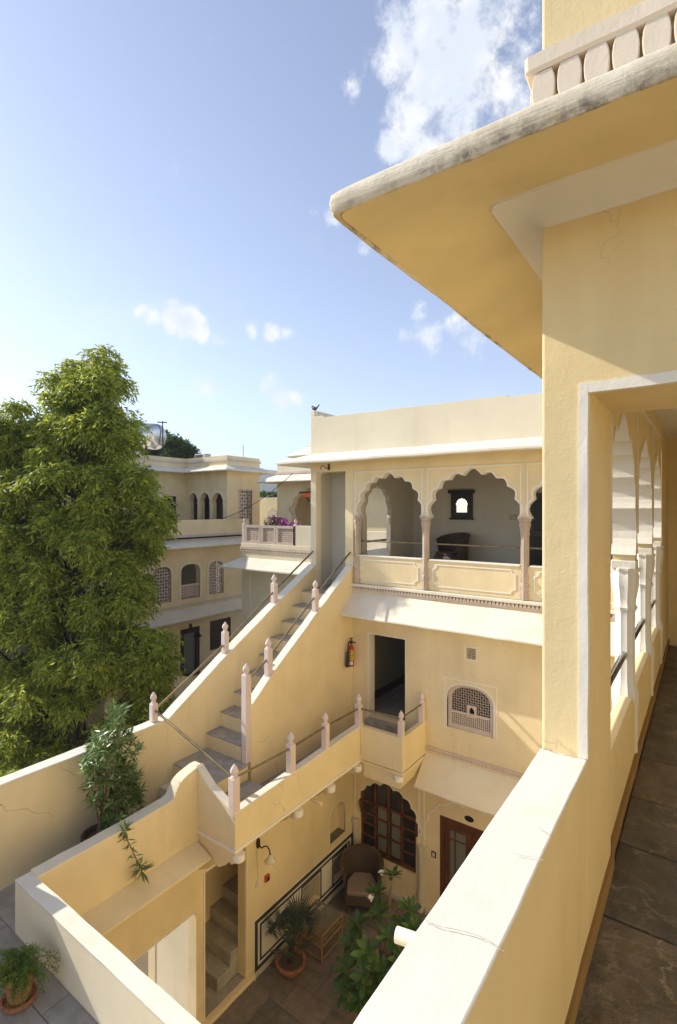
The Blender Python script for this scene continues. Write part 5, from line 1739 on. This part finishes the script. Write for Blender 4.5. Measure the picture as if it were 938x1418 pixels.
# bird on the roof parapet
bp = Vector((-7.95, BY + 0.07, 2.42))
t = thing('bird', 'small dark bird perched on the roof parapet corner', 'bird', bp)
vs = []
bodyp = [(-0.10, 0.035, 0.012), (-0.06, 0.05, 0.035), (0.0, 0.06, 0.052), (0.05, 0.075, 0.045), (0.085, 0.10, 0.032), (0.105, 0.125, 0.030), (0.125, 0.13, 0.016), (0.15, 0.128, 0.003)]
dirb = Vector((-0.8, 0.3, 0)).normalized()
obj('body', MB().tube([bp + dirb * x_ + Vector((0, 0, z_)) for (x_, z_, r_) in bodyp], [r_ for (_, _, r_) in bodyp], 10), 'bird', t, smooth=True)
obj('tail', MB().tube([bp - dirb * 0.08 + Vector((0, 0, 0.045)), bp - dirb * 0.22 + Vector((0, 0, 0.12))], [0.02, 0.014], 6), 'bird', t)
for s_ in (-0.02, 0.02):
    obj('leg', MB().tube([bp + Vector((0.02, s_, 0.0)), bp + Vector((0.02, s_, 0.05))], 0.005, 5), 'bird', t)

# steel water tank on the far roof
wt_c = at(218, 605, 26.0)
t = thing('water_tank', 'polished steel water tank on black legs on the far roof', 'tank', (wt_c.x, wt_c.y, 2.25))
ax = Vector((-1.0, -0.15, 0.12)).normalized()
obj('drum', MB().tube([wt_c - ax * 0.10, wt_c - ax * 0.02, wt_c + ax * 0.05, wt_c + ax * 1.5, wt_c + ax * 1.62], [0.35, 0.60, 0.66, 0.66, 0.45], 28), 'tank_steel', t, smooth=True)
obj('hatch', MB().box(wt_c.x + 0.085, wt_c.x + 0.12, wt_c.y - 0.34, wt_c.y - 0.14, wt_c.z + 0.02, wt_c.z + 0.24), 'iron', t)
obj('pipe', MB().tube([wt_c + Vector((0.16, 0.2, 0.8)), wt_c + Vector((0.16, 0.22, -0.5)), wt_c + Vector((0.12, 0.15, -1.2))], 0.03, 6).tube([wt_c + Vector((0.16, -0.1, 0.72)), wt_c + Vector((0.16, 0.45, 0.78))], 0.03, 6), 'iron', t)
for (k, s_) in ((0.3, -0.4), (0.3, 0.4), (1.3, -0.4), (1.3, 0.4)):
    p0 = wt_c + ax * k + Vector((0, s_, -0.4))
    obj('leg', MB().tube([p0, Vector((p0.x, p0.y, 2.24))], 0.05, 6), 'iron', t)
for i, (px, w_) in enumerate(((281, 0.42), (297, 0.30))):
    a_ = at(px, 632, 27.5)
    t = thing('ac_unit', ['larger grey air conditioner box on the far roof beside the parapet', 'smaller pale air conditioner box on the far roof'][i], 'air conditioner', (a_.x, a_.y, 2.25))
    h_ = 0.62 - 0.16 * i
    obj('case', MB().box(a_.x - w_, a_.x + w_, a_.y - 0.2, a_.y + 0.2, 2.25, 2.25 + h_), 'ac_grey', t, bevel=0.02)
    obj('grille', MB().box(a_.x - w_ * 0.85, a_.x + w_ * 0.5, a_.y - 0.22, a_.y - 0.2, 2.31, 2.2 + h_), 'plastic_black', t)
a_ = at(337, 640, 26.5)
t = thing('antenna', 'thin metal antenna rod on the far roof', 'antenna', (a_.x, a_.y, 2.25))
obj('rod', MB().tube([(a_.x, a_.y, 2.25), (a_.x, a_.y, at(337, 616, 26.5).z)], 0.022, 6), 'ac_grey', t)
obj('foot', MB().box(a_.x - 0.1, a_.x + 0.1, a_.y - 0.1, a_.y + 0.1, 2.25, 2.30), 'ac_grey', t)
c0, c1 = onY(406, 655, RY - 0.7), onX(305, 719, FX - 0.1)
cab = []
for i in range(15):
    k = i / 14
    p_ = c0.lerp(c1, k)
    p_.z -= 0.45 * 4 * k * (1 - k) * 0.6
    cab.append(p_)
tag(obj('overhead_cable', MB().tube(cab, 0.014, 5), 'iron'), 'thin dark cable slung from the pavilion eave to the far wing terrace', 'cable')

# ================================================================== PLANTS
def lathe_pot(parent, c, prof, mat, soil_r, soil_z):
    p_ = obj('pot', MB().lathe(prof, c, 24), mat, parent, smooth=True)
    obj('soil', MB().lathe([(0.01, soil_z - 0.02), (soil_r, soil_z - 0.01), (soil_r * 0.6, soil_z + 0.01), (0.01, soil_z + 0.012)], c, 16), 'soil', parent, smooth=True)
    return p_


def hollow(r0, r1, h, rim=0.02):
    return [(0.01, 0.0), (r0, 0.0), (r1 - 0.01, h - 0.05), (r1 + rim, h - 0.05), (r1 + rim, h), (r1 - 0.02, h), (r1 - 0.035, h - 0.06), (0.01, h - 0.06)]


# fan palm
pc = onZ(403, 1345, GZ)
pcx, pcy = pc.x, pc.y
t = thing('potted_palm', 'spiky fan palm in a wide terracotta bowl on the courtyard floor', 'palm', (pcx, pcy, GZ))
lathe_pot(t, (pcx, pcy, GZ), hollow(0.15, 0.26, 0.22, 0.025), 'terracotta', 0.235, 0.18)
obj('trunk', MB().tube([(pcx, pcy, GZ + 0.15), (pcx + 0.01, pcy, GZ + 0.32), (pcx, pcy + 0.02, GZ + 0.50)], [0.075, 0.065, 0.045], 10), 'bark', t, smooth=True)
for i in range(15):
    az_ = 2.4 * i + random.uniform(-0.2, 0.2)
    el = R(random.uniform(22, 75))
    d = Vector((math.cos(az_) * math.cos(el), math.sin(az_) * math.cos(el), math.sin(el)))
    L = random.uniform(0.35, 0.55)
    b0_ = Vector((pcx, pcy, GZ + 0.45))
    tip = b0_ + d * L
    fr = obj('frond', MB().tube([b0_, b0_ + d * L * 0.5 + Vector((0, 0, 0.02)), tip], [0.012, 0.009, 0.006], 6), 'palm_leaf', t)
    side = d.cross(Vector((0, 0, 1))).normalized()
    upv = side.cross(d).normalized()
    P, D, LL, WW, NV = [], [], [], [], []
    n = 22
    for k in range(n):
        a = R(-105 + 210 * k / (n - 1))
        v = (d * math.cos(a) + side * math.sin(a) + upv * 0.12).normalized()
        v = (v + Vector((0, 0, -0.18 - 0.1 * random.random()))).normalized()
        P.append(tip)
        D.append(v)
        LL.append(random.uniform(0.30, 0.40) * (0.75 + 0.25 * math.cos(a)))
        WW.append(0.026)
        NV.append(upv)
    V, Fc = leaf_mesh(P, D, LL, WW, np.array(NV), 0.2)
    np_obj('blade', V, Fc, 'palm_leaf', fr)


# frangipani
def rosette(parent, c, up, n, L, mat, w=0.30, name='leaf_cluster'):
    mb = MB()
    up = up.normalized()
    a = up.cross(Vector((0.3, 1, 0.2))).normalized()
    b = up.cross(a)
    for k in range(n):
        t = 2.4 * k + random.uniform(-0.2, 0.2)
        el = R(8 + 58 * (k / n) + random.uniform(-8, 8))
        d = (a * math.cos(t) + b * math.sin(t)) * math.cos(el) + up * math.sin(el)
        s_ = d.cross(up).normalized()
        u_ = s_.cross(d).normalized()
        l = L * random.uniform(0.75, 1.1) * (1.0 - 0.25 * k / n)
        wd = l * w
        pts = []
        for (f, ww_) in ((0.12, 0.05), (0.35, 0.34), (0.6, 0.5), (0.82, 0.40), (1.0, 0.02)):
            bend = -0.22 * l * f * f
            q = c + d * l * f + u_ * bend
            pts.append((q - s_ * wd * ww_ + u_ * wd * 0.10, q, q + s_ * wd * ww_ + u_ * wd * 0.10))
        vs = [p for r_ in pts for p in r_]
        fs = []
        for i in range(4):
            fs += [(3 * i, 3 * i + 1, 3 * i + 4, 3 * i + 3), (3 * i + 1, 3 * i + 2, 3 * i + 5, 3 * i + 4)]
        mb.add(vs, fs)
    return obj(name, mb, mat, parent, smooth=True)


fc = Vector((-4.55, 7.65, GZ))
t = thing('frangipani_plant', 'potted frangipani with glossy paddle leaves and white flowers in the courtyard', 'plant', fc)
lathe_pot(t, (fc.x, fc.y, GZ), hollow(0.20, 0.30, 0.36), 'terracotta', 0.27, 0.31)
cl = [(497, 1283, -7.35), (521, 1238, -6.95), (543, 1215, -6.75), (525, 1268, -7.1), (487, 1308, -7.5), (510, 1320, -7.35), (540, 1300, -7.1), (567, 1262, -6.95), (575, 1290, -7.0),
      (480, 1345, -7.7), (505, 1352, -7.6), (530, 1345, -7.5), (500, 1385, -7.9), (522, 1375, -7.8), (556, 1330, -7.3), (558, 1285, -7.15), (585, 1318, -7.2), (478, 1372, -7.85), (545, 1365, -7.6), (512, 1398, -8.0), (580, 1345, -7.35), (562, 1390, -7.7), (600, 1290, -6.95), (610, 1330, -7.1)]
trunk_top = Vector((fc.x, fc.y, -7.9))
obj('trunk', MB().tube([fc + Vector((0, 0, 0.3)), fc + Vector((0.02, 0, 0.5)), trunk_top], [0.05, 0.045, 0.04], 10), 'stem', t, smooth=True)
for i, (px, py, z) in enumerate(cl):
    p_ = onZ(px, py, z)
    v = p_ - trunk_top
    mid = trunk_top + v * 0.5 + Vector((0, 0, -0.12))
    obj('branch', MB().tube([trunk_top - Vector((0, 0, 0.1)), mid, p_], [0.032, 0.026, 0.018], 8), 'stem', t, smooth=True)
    up = Vector((v.x * 0.5, v.y * 0.5, 0.8)) + Vector((random.uniform(-.2, .2), random.uniform(-.2, .2), 0))
    rosette(t, p_, up, 13, 0.30, 'frangipani_leaf', 0.34)
for (px, py, z) in ((529, 1209, -6.75), (514, 1245, -6.93)):
    p_ = onZ(px, py, z)
    rosette(t, p_, Vector((0.1, -0.2, 1)), 7, 0.085, 'petal', 0.6, 'flower')
yl = onZ(511, 1365, -7.75)
rosette(t, yl, Vector((0.5, -0.6, -0.4)), 2, 0.14, 'yellow_leaf', 0.5, 'yellow_leaf')

# lanceolate-leaved plant behind the terrace parapet
dp = Vector((-7.40, 4.18, TF))
t = thing('potted_shrub', 'leafy shrub with narrow glossy leaves in a dark pot behind the terrace parapet', 'shrub', dp)
lathe_pot(t, tuple(dp), hollow(0.17, 0.25, 0.36), 'pot_dark', 0.22, 0.31)


def whorl(P, D, LL, WW, NV, c, up, n, L, w):
    up = up.normalized()
    a = up.cross(Vector((0.31, 0.9, 0.2))).normalized()
    b = up.cross(a)
    for k in range(n):
        tt_ = 2.4 * k + random.uniform(-.3, .3)
        el = R(random.uniform(-15, 55))
        d = (a * math.cos(tt_) + b * math.sin(tt_)) * math.cos(el) + up * math.sin(el) + Vector((0, 0, -0.12))
        P.append(c + up * random.uniform(-0.09, 0.05))
        D.append(d)
        LL.append(L * random.uniform(0.7, 1.15))
        WW.append(w * random.uniform(0.8, 1.2))
        NV.append(up + Vector((random.uniform(-.3, .3), random.uniform(-.3, .3), 0)))


P, D, LL, WW, NV = [], [], [], [], []
heads_ = []
shrub_px = [(165, 1000, 26, 7), (150, 1035, 30, 9), (180, 1035, 26, 8), (140, 1075, 30, 9), (170, 1075, 34, 12), (188, 1078, 18, 6), (155, 1110, 26, 9), (180, 1115, 24, 8), (155, 1140, 18, 5), (127, 1060, 16, 5), (188, 1105, 14, 4)]
stems = MB()
for (px, py, rad, k) in shrub_px:
    for j in range(int(k * 1.7)):
        c = ray(px + random.gauss(0, rad * 0.36) - 2, py + random.gauss(0, rad * 0.40) - 4)
        t_ = 7.4 / abs(c.x) * random.uniform(0.965, 1.03)
        c = c * t_
        up = Vector((c.x - dp.x, c.y - dp.y, 0.7 + random.random() * 0.5))
        whorl(P, D, LL, WW, NV, c, up, 20, 0.165, 0.038)
        heads_.append(c)
V, Fc = leaf_mesh(P, D, LL, WW, np.array(NV), 0.15)
np_obj('foliage', V, Fc, 'pleomele_leaf', t)
for c in heads_[::5]:
    stems.tube([dp + Vector((random.uniform(-.08, .08), random.uniform(-.08, .08), 0.3)), dp.lerp(c, 0.5) + Vector((0, 0, 0.15)), c], [0.014, 0.011, 0.006], 6)
obj('stems', stems, 'stem', t)
P, D, LL, WW, NV = [], [], [], [], []
hang = [onX(160, 1118, -7.35), onX(166, 1138, -7.0), onX(172, 1155, -6.72), onX(181, 1172, -6.66), onX(190, 1192, -6.63), onX(197, 1205, -6.60)]
for i in range(34):
    k = i / 33 * (len(hang) - 1)
    a_ = hang[int(min(k, len(hang) - 1.001))].lerp(hang[int(min(k, len(hang) - 1.001)) + 1], k - int(min(k, len(hang) - 1.001)))
    an = 2.4 * i
    P.append(a_)
    D.append(Vector((math.cos(an), math.sin(an), -0.15)))
    LL.append(0.14)
    WW.append(0.03)
    NV.append(Vector((0, 0, 1)))
whorl(P, D, LL, WW, NV, hang[-1], Vector((0.5, 0.3, -0.8)), 30, 0.21, 0.04)
for p_ in hang[:3]:
    whorl(P, D, LL, WW, NV, p_ + Vector((0, 0, 0.05)), Vector((0.4, 0.1, 0.6)), 14, 0.15, 0.034)
V, Fc = leaf_mesh(P, D, LL, WW, np.array(NV), 0.15)
hb = obj('hanging_branch', MB().tube([heads_[-1]] + hang, 0.008, 6), 'stem', t)
np_obj('leaves', V, Fc, 'pleomele_leaf', hb)

# fern pot at the near corner
fp = onZ(27, 1386, TF)
t = thing('potted_fern', 'feathery asparagus fern in a terracotta pot with saucer on the terrace', 'fern', (fp.x, fp.y, TF))
obj('saucer', MB().lathe([(0.13, 0), (0.165, 0.02), (0.175, 0.07), (0.155, 0.07), (0.14, 0.03), (0.01, 0.03)], tuple(fp), 24), 'terracotta', t, smooth=True)
lathe_pot(t, (fp.x, fp.y, TF + 0.03), hollow(0.105, 0.155, 0.30, 0.018), 'terracotta', 0.13, 0.25)
P, D, LL, WW = [], [], [], []
stm = MB()
for i in range(58):
    az_ = random.uniform(0, 2 * math.pi)
    out = random.uniform(0.08, 0.36)
    top = random.uniform(0.03, 0.17)
    drop = random.uniform(0.0, 0.22)
    b0_ = Vector((fp.x, fp.y, TF + 0.29)) + Vector((math.cos(az_), math.sin(az_), 0)) * random.uniform(0, 0.1)
    pts = []
    for k in range(7):
        f = k / 6
        pts.append(b0_ + Vector((math.cos(az_) * out * f, math.sin(az_) * out * f, top * math.sin(f * math.pi * 0.7) * 1.2 - drop * f ** 2.5)))
    stm.tube(pts, 0.003, 4)
    for k in range(130):
        f = random.uniform(0.15, 1.0) * 5.99
        q = pts[int(f)].lerp(pts[int(f) + 1], f - int(f))
        q = q + Vector(rng.normal(0, 0.018, 3))
        P.append(q)
        D.append(Vector(rng.normal(0, 1, 3)) + Vector((0, 0, 0.3)))
        LL.append(random.uniform(0.02, 0.045))
        WW.append(0.008)
V, Fc = leaf_mesh(P, D, LL, WW, None, 0.1)
np_obj('fronds', V, Fc, 'fern_leaf', t)
obj('stems', stm, 'fern_leaf', t)

# bougainvillea on the balcony block
fl = onY(388, 724, KY + 0.5)
t = thing('bougainvillea_planter', 'planter of magenta bougainvillea behind the carved balcony panels', 'flowers', (fl.x, KY + 0.5, -1.6))
obj('trough', MB().box(fl.x - 0.9, fl.x + 0.9, KY + 0.35, KY + 0.7, -1.6, -0.95), 'terracotta', t, bevel=0.02)
P = np.stack([rng.uniform(fl.x - 0.75, fl.x + 0.75, 900), rng.uniform(KY + 0.3, KY + 0.75, 900), rng.uniform(-0.95, fl.z + 0.05, 900)], 1)
P[:, 2] += 0.22 * np.sin(P[:, 0] * 4.1)
V, Fc = leaf_mesh(P, rng.normal(size=P.shape), np.full(900, 0.09), np.full(900, 0.06))
np_obj('leaves', V, Fc, 'pleomele_leaf', t)
P = np.stack([rng.uniform(fl.x - 0.7, fl.x + 0.8, 420), rng.uniform(KY + 0.3, KY + 0.75, 420), rng.uniform(-0.75, fl.z + 0.12, 420)], 1)
P[:, 2] += 0.12 * np.sin(P[:, 0] * 4.1)
V, Fc = leaf_mesh(P, rng.normal(size=P.shape), np.full(420, 0.09), np.full(420, 0.08))
np_obj('blossom', V, Fc, 'magenta', t)


# ------------------------------------------------------------------ trees
def tree(name, label, base, lobes, sprays, leaf_mat, trunk_r, leaf_len=0.185, leaf_w=0.052, group=None, droop=True, limb_n=26, top=None, window=None):
    """lobes: list of (centre Vector, radius Vector)."""
    t = thing(name, label, 'tree', base, group)
    base = Vector(base)
    topv = top or max((l[0] for l in lobes), key=lambda q: q.z)
    n = 10
    tp_ = []
    for i in range(n + 1):
        k = i / n
        p_ = base.lerp(Vector((topv.x, topv.y, topv.z)), k)
        p_ += Vector((math.sin(k * 5) * 0.18, math.cos(k * 4) * 0.15 - 0.15, 0)) * (1 if 0 < i < n else 0)
        tp_.append(p_)
    obj('trunk', MB().tube(tp_, [trunk_r * (1 - 0.9 * (i / n) ** 0.9) for i in range(n + 1)], 10), 'bark', t, smooth=True)
    lim = MB()
    vol = np.array([l[1].x * l[1].y * l[1].z for l in lobes]) ** 0.75
    vol /= vol.sum()
    cents = []
    ids = rng.choice(len(lobes), sprays, p=vol)
    u = rng.normal(size=(sprays, 3))
    u /= np.linalg.norm(u, axis=1)[:, None]
    rad = rng.uniform(0.12, 1.0, sprays) ** 0.42
    C = np.array([tuple(l[0]) for l in lobes])[ids]
    Rr = np.array([tuple(l[1]) for l in lobes])[ids]
    pos = C + u * Rr * rad[:, None]
    # clumps hanging off the limbs, with gaps between them
    ncl = max(16, sprays // 27)
    cc = pos[rng.choice(sprays, ncl, replace=False)]
    fw = -SN * cc[:, 0] + CS * cc[:, 1]
    ppx = CX + F * (CS * cc[:, 0] + SN * cc[:, 1]) / fw
    ppy = HY - F * cc[:, 2] / fw
    if window:
        keep = ~((ppx > window[0]) & (ppx < window[1]) & (ppy > window[2]) & (ppy < window[3]) & (fw < window[4]))
        cc = cc[keep]
        ncl = len(cc)
    wgt = rng.uniform(0.3, 1.6, ncl)
    wh = rng.choice(ncl, sprays, p=wgt / wgt.sum())
    rs_ = rng.uniform(0.4, 1.2, ncl) * float(np.median(Rr)) * 0.24
    u = rng.normal(size=(sprays, 3))
    u /= np.linalg.norm(u, axis=1)[:, None]
    off = u * (rng.uniform(0.15, 1.0, sprays) ** 0.5 * rs_[wh])[:, None]
    off[:, 2] *= 0.8
    pos = cc[wh] + off
    for i in range(limb_n):
        q = Vector(cc[i % ncl])
        k = min(0.92, max(0.18, (q.z - 1.2 - base.z) / (topv.z - base.z)))
        s0 = tp_[int(k * n)]
        lim.tube([s0, s0.lerp(q, 0.5) + Vector((0, 0, -0.15)), q], [trunk_r * 0.32 * (1.1 - k), trunk_r * 0.2 * (1.1 - k), 0.012], 6)
    obj('limb', lim, 'bark', t, smooth=True)
    P, D, L_, W_ = [], [], [], []
    lv = 3
    for l in range(lv):
        az_ = rng.uniform(0, 2 * np.pi, sprays)
        outd = np.stack([np.cos(az_), np.sin(az_), rng.uniform(-0.5, 0.35, sprays)], 1) + u * 0.7
        outd /= np.linalg.norm(outd, axis=1)[:, None]
        m = 9
        ln_ = leaf_len * 2.6
        for k in range(m):
            f = (k + 1) / m
            q = pos + outd * ln_ * f
            q[:, 2] -= ln_ * 0.45 * f * f
            sd = np.stack([-outd[:, 1], outd[:, 0], np.zeros(sprays)], 1) * (1 if k % 2 else -1)
            dd_ = outd * 0.45 + sd * 0.55 + np.array([0, 0, -0.55 if droop else -0.1]) + rng.normal(0, 0.35, (sprays, 3))
            P.append(q)
            D.append(dd_)
            L_.append(leaf_len * rng.uniform(0.75, 1.2, sprays))
            W_.append(leaf_w * rng.uniform(0.8, 1.2, sprays))
    P = np.concatenate(P)
    V, Fc = leaf_mesh(P, np.concatenate(D), np.concatenate(L_), np.concatenate(W_), None, 0.12)
    np_obj('crown', V, Fc, leaf_mat, t)
    return t


def lob(px, py, rx, rz, t, dt=0.0):
    c = at(px, py, t + dt)
    k = (t + dt) / F
    return (c, Vector((rx * k, rx * k, rz * k)))


T = 16.0
lobes = [(c_, r_ * 0.90) for (c_, r_) in [lob(128, 535, 55, 46, T), lob(150, 515, 30, 28, T), lob(134, 503, 30, 20, T), lob(105, 572, 48, 34, T), lob(150, 572, 40, 34, T), lob(120, 590, 60, 34, T, -0.3), lob(95, 530, 28, 26, T),
         lob(40, 600, 48, 40, T, 0.3), lob(5, 640, 48, 55, T, 0.2), lob(-5, 600, 35, 30, T), lob(10, 700, 50, 50, T), lob(-5, 760, 45, 60, T), lob(0, 840, 50, 60, T), lob(-5, 930, 45, 60, T), lob(120, 610, 85, 55, T), lob(165, 585, 26, 32, T, -0.4),
         lob(110, 680, 100, 60, T), lob(185, 660, 36, 36, T, -0.5), lob(20, 700, 60, 60, T, -0.5),
         lob(195, 720, 34, 40, T, -0.6), lob(130, 750, 90, 60, T, -0.3), lob(215, 752, 28, 24, T, -0.6), lob(40, 780, 70, 60, T),
         lob(160, 810, 60, 55, T, -0.6), lob(215, 850, 30, 34, T, -0.9), lob(100, 850, 95, 55, T), lob(228, 885, 22, 26, T, -1.0),
         lob(30, 880, 75, 60, T, -0.6), lob(150, 910, 75, 50, T, -0.8), lob(210, 915, 26, 40, T, -0.8), lob(60, 960, 95, 60, T, -0.8), lob(160, 975, 70, 60, T, -0.8), lob(20, 1030, 80, 60, T, -0.8), lob(110, 1040, 70, 55, T, -.8), lob(215, 985, 36, 50, T, -.6)]]
tb = at(100, 1000, T)
tree('neem_tree', 'tall bright green neem tree with drooping leaflets rising beyond the boundary wall', (tb.x, tb.y, GZ - 0.06), lobes, 8200, 'neem_leaf', 0.32, limb_n=110, top=at(132, 520, T), window=(84, 118, 745, 960, T + 0.3))
q = at(243, 625, 40)
tree('roof_tree', 'dark leafy tree rising behind the steel water tank', (q.x, q.y, GZ - 0.06), [lob(243, 622, 20, 18, 40), lob(232, 615, 14, 18, 40, 1), lob(222, 625, 18, 18, 40, 1), lob(255, 628, 8, 16, 40), lob(215, 618, 20, 22, 40, 1)], 900, 'neem_dark', 0.25, 0.28, 0.10, droop=False)
for i, (px, py, t_, rr_) in enumerate(((366, 690, 60, 13), (380, 692, 62, 12), (352, 692, 66, 12))):
    q = at(px, py, t_)
    tree('distant_tree', ['dark green treetop touching the far wing roof corner below the hill', 'dark green treetop beside the rooftop pavilion below the hill', 'dark green treetop half hidden behind the far wing carved screen wall'][i], (q.x, q.y, GZ - 0.06), [lob(px, py, rr_, rr_ * 0.9, t_), lob(px - 6, py + 8, rr_, rr_, t_), lob(px + 6, py + 9, rr_, rr_, t_)], 420, 'neem_dark', 0.3, 0.4, 0.16, group='treetops beyond the far terrace', droop=False, limb_n=8)

# ------------------------------------------------------------------ hills on the horizon
hv, hf = [], []
n_, m_ = 90, 14
for j in range(m_ + 1):
    for i in range(n_ + 1):
        a = R(-20 + 130 * i / n_)
        dist = 620 + 520 * j / m_
        k = math.sin(math.pi * min(1, j / m_ * 0.5 + 0.0)) if j else 0
        h = (80 + 26 * noise.noise(Vector((a * 3.1, 0.3, 0))) + 12 * noise.noise(Vector((a * 11, j * 0.35, 2)))) * math.sin(math.pi * 0.5 * j / m_) ** 1.3
        hv.append((-math.sin(a) * dist, math.cos(a) * dist, GZ - 1 + h))
for j in range(m_):
    for i in range(n_):
        hf.append((j * (n_ + 1) + i, j * (n_ + 1) + i + 1, (j + 1) * (n_ + 1) + i + 1, (j + 1) * (n_ + 1) + i))
struct('hills', MB().add(hv, hf), 'hill', smooth=True)

# ------------------------------------------------------------------ air
hz = MB().box(-1350, 1350, -120, 1350, GZ - 1.6, 120)
hzo = obj('haze', hz, 'hill')
hzo['kind'] = 'stuff'
hm = bpy.data.materials.new('haze_air')
hm.use_nodes = True
hn = hm.node_tree
hn.nodes.clear()
pv = NN(hn, 'ShaderNodeVolumePrincipled')
pv.inputs['Color'].default_value = (0.80, 0.86, 0.95, 1)
pv.inputs['Density'].default_value = 0.0006
oo = NN(hn, 'ShaderNodeOutputMaterial')
hn.links.new(pv.outputs[0], oo.inputs['Volume'])
hzo.data.materials.clear()
hzo.data.materials.append(hm)

scene.render.resolution_x = 677
scene.render.resolution_y = 1024
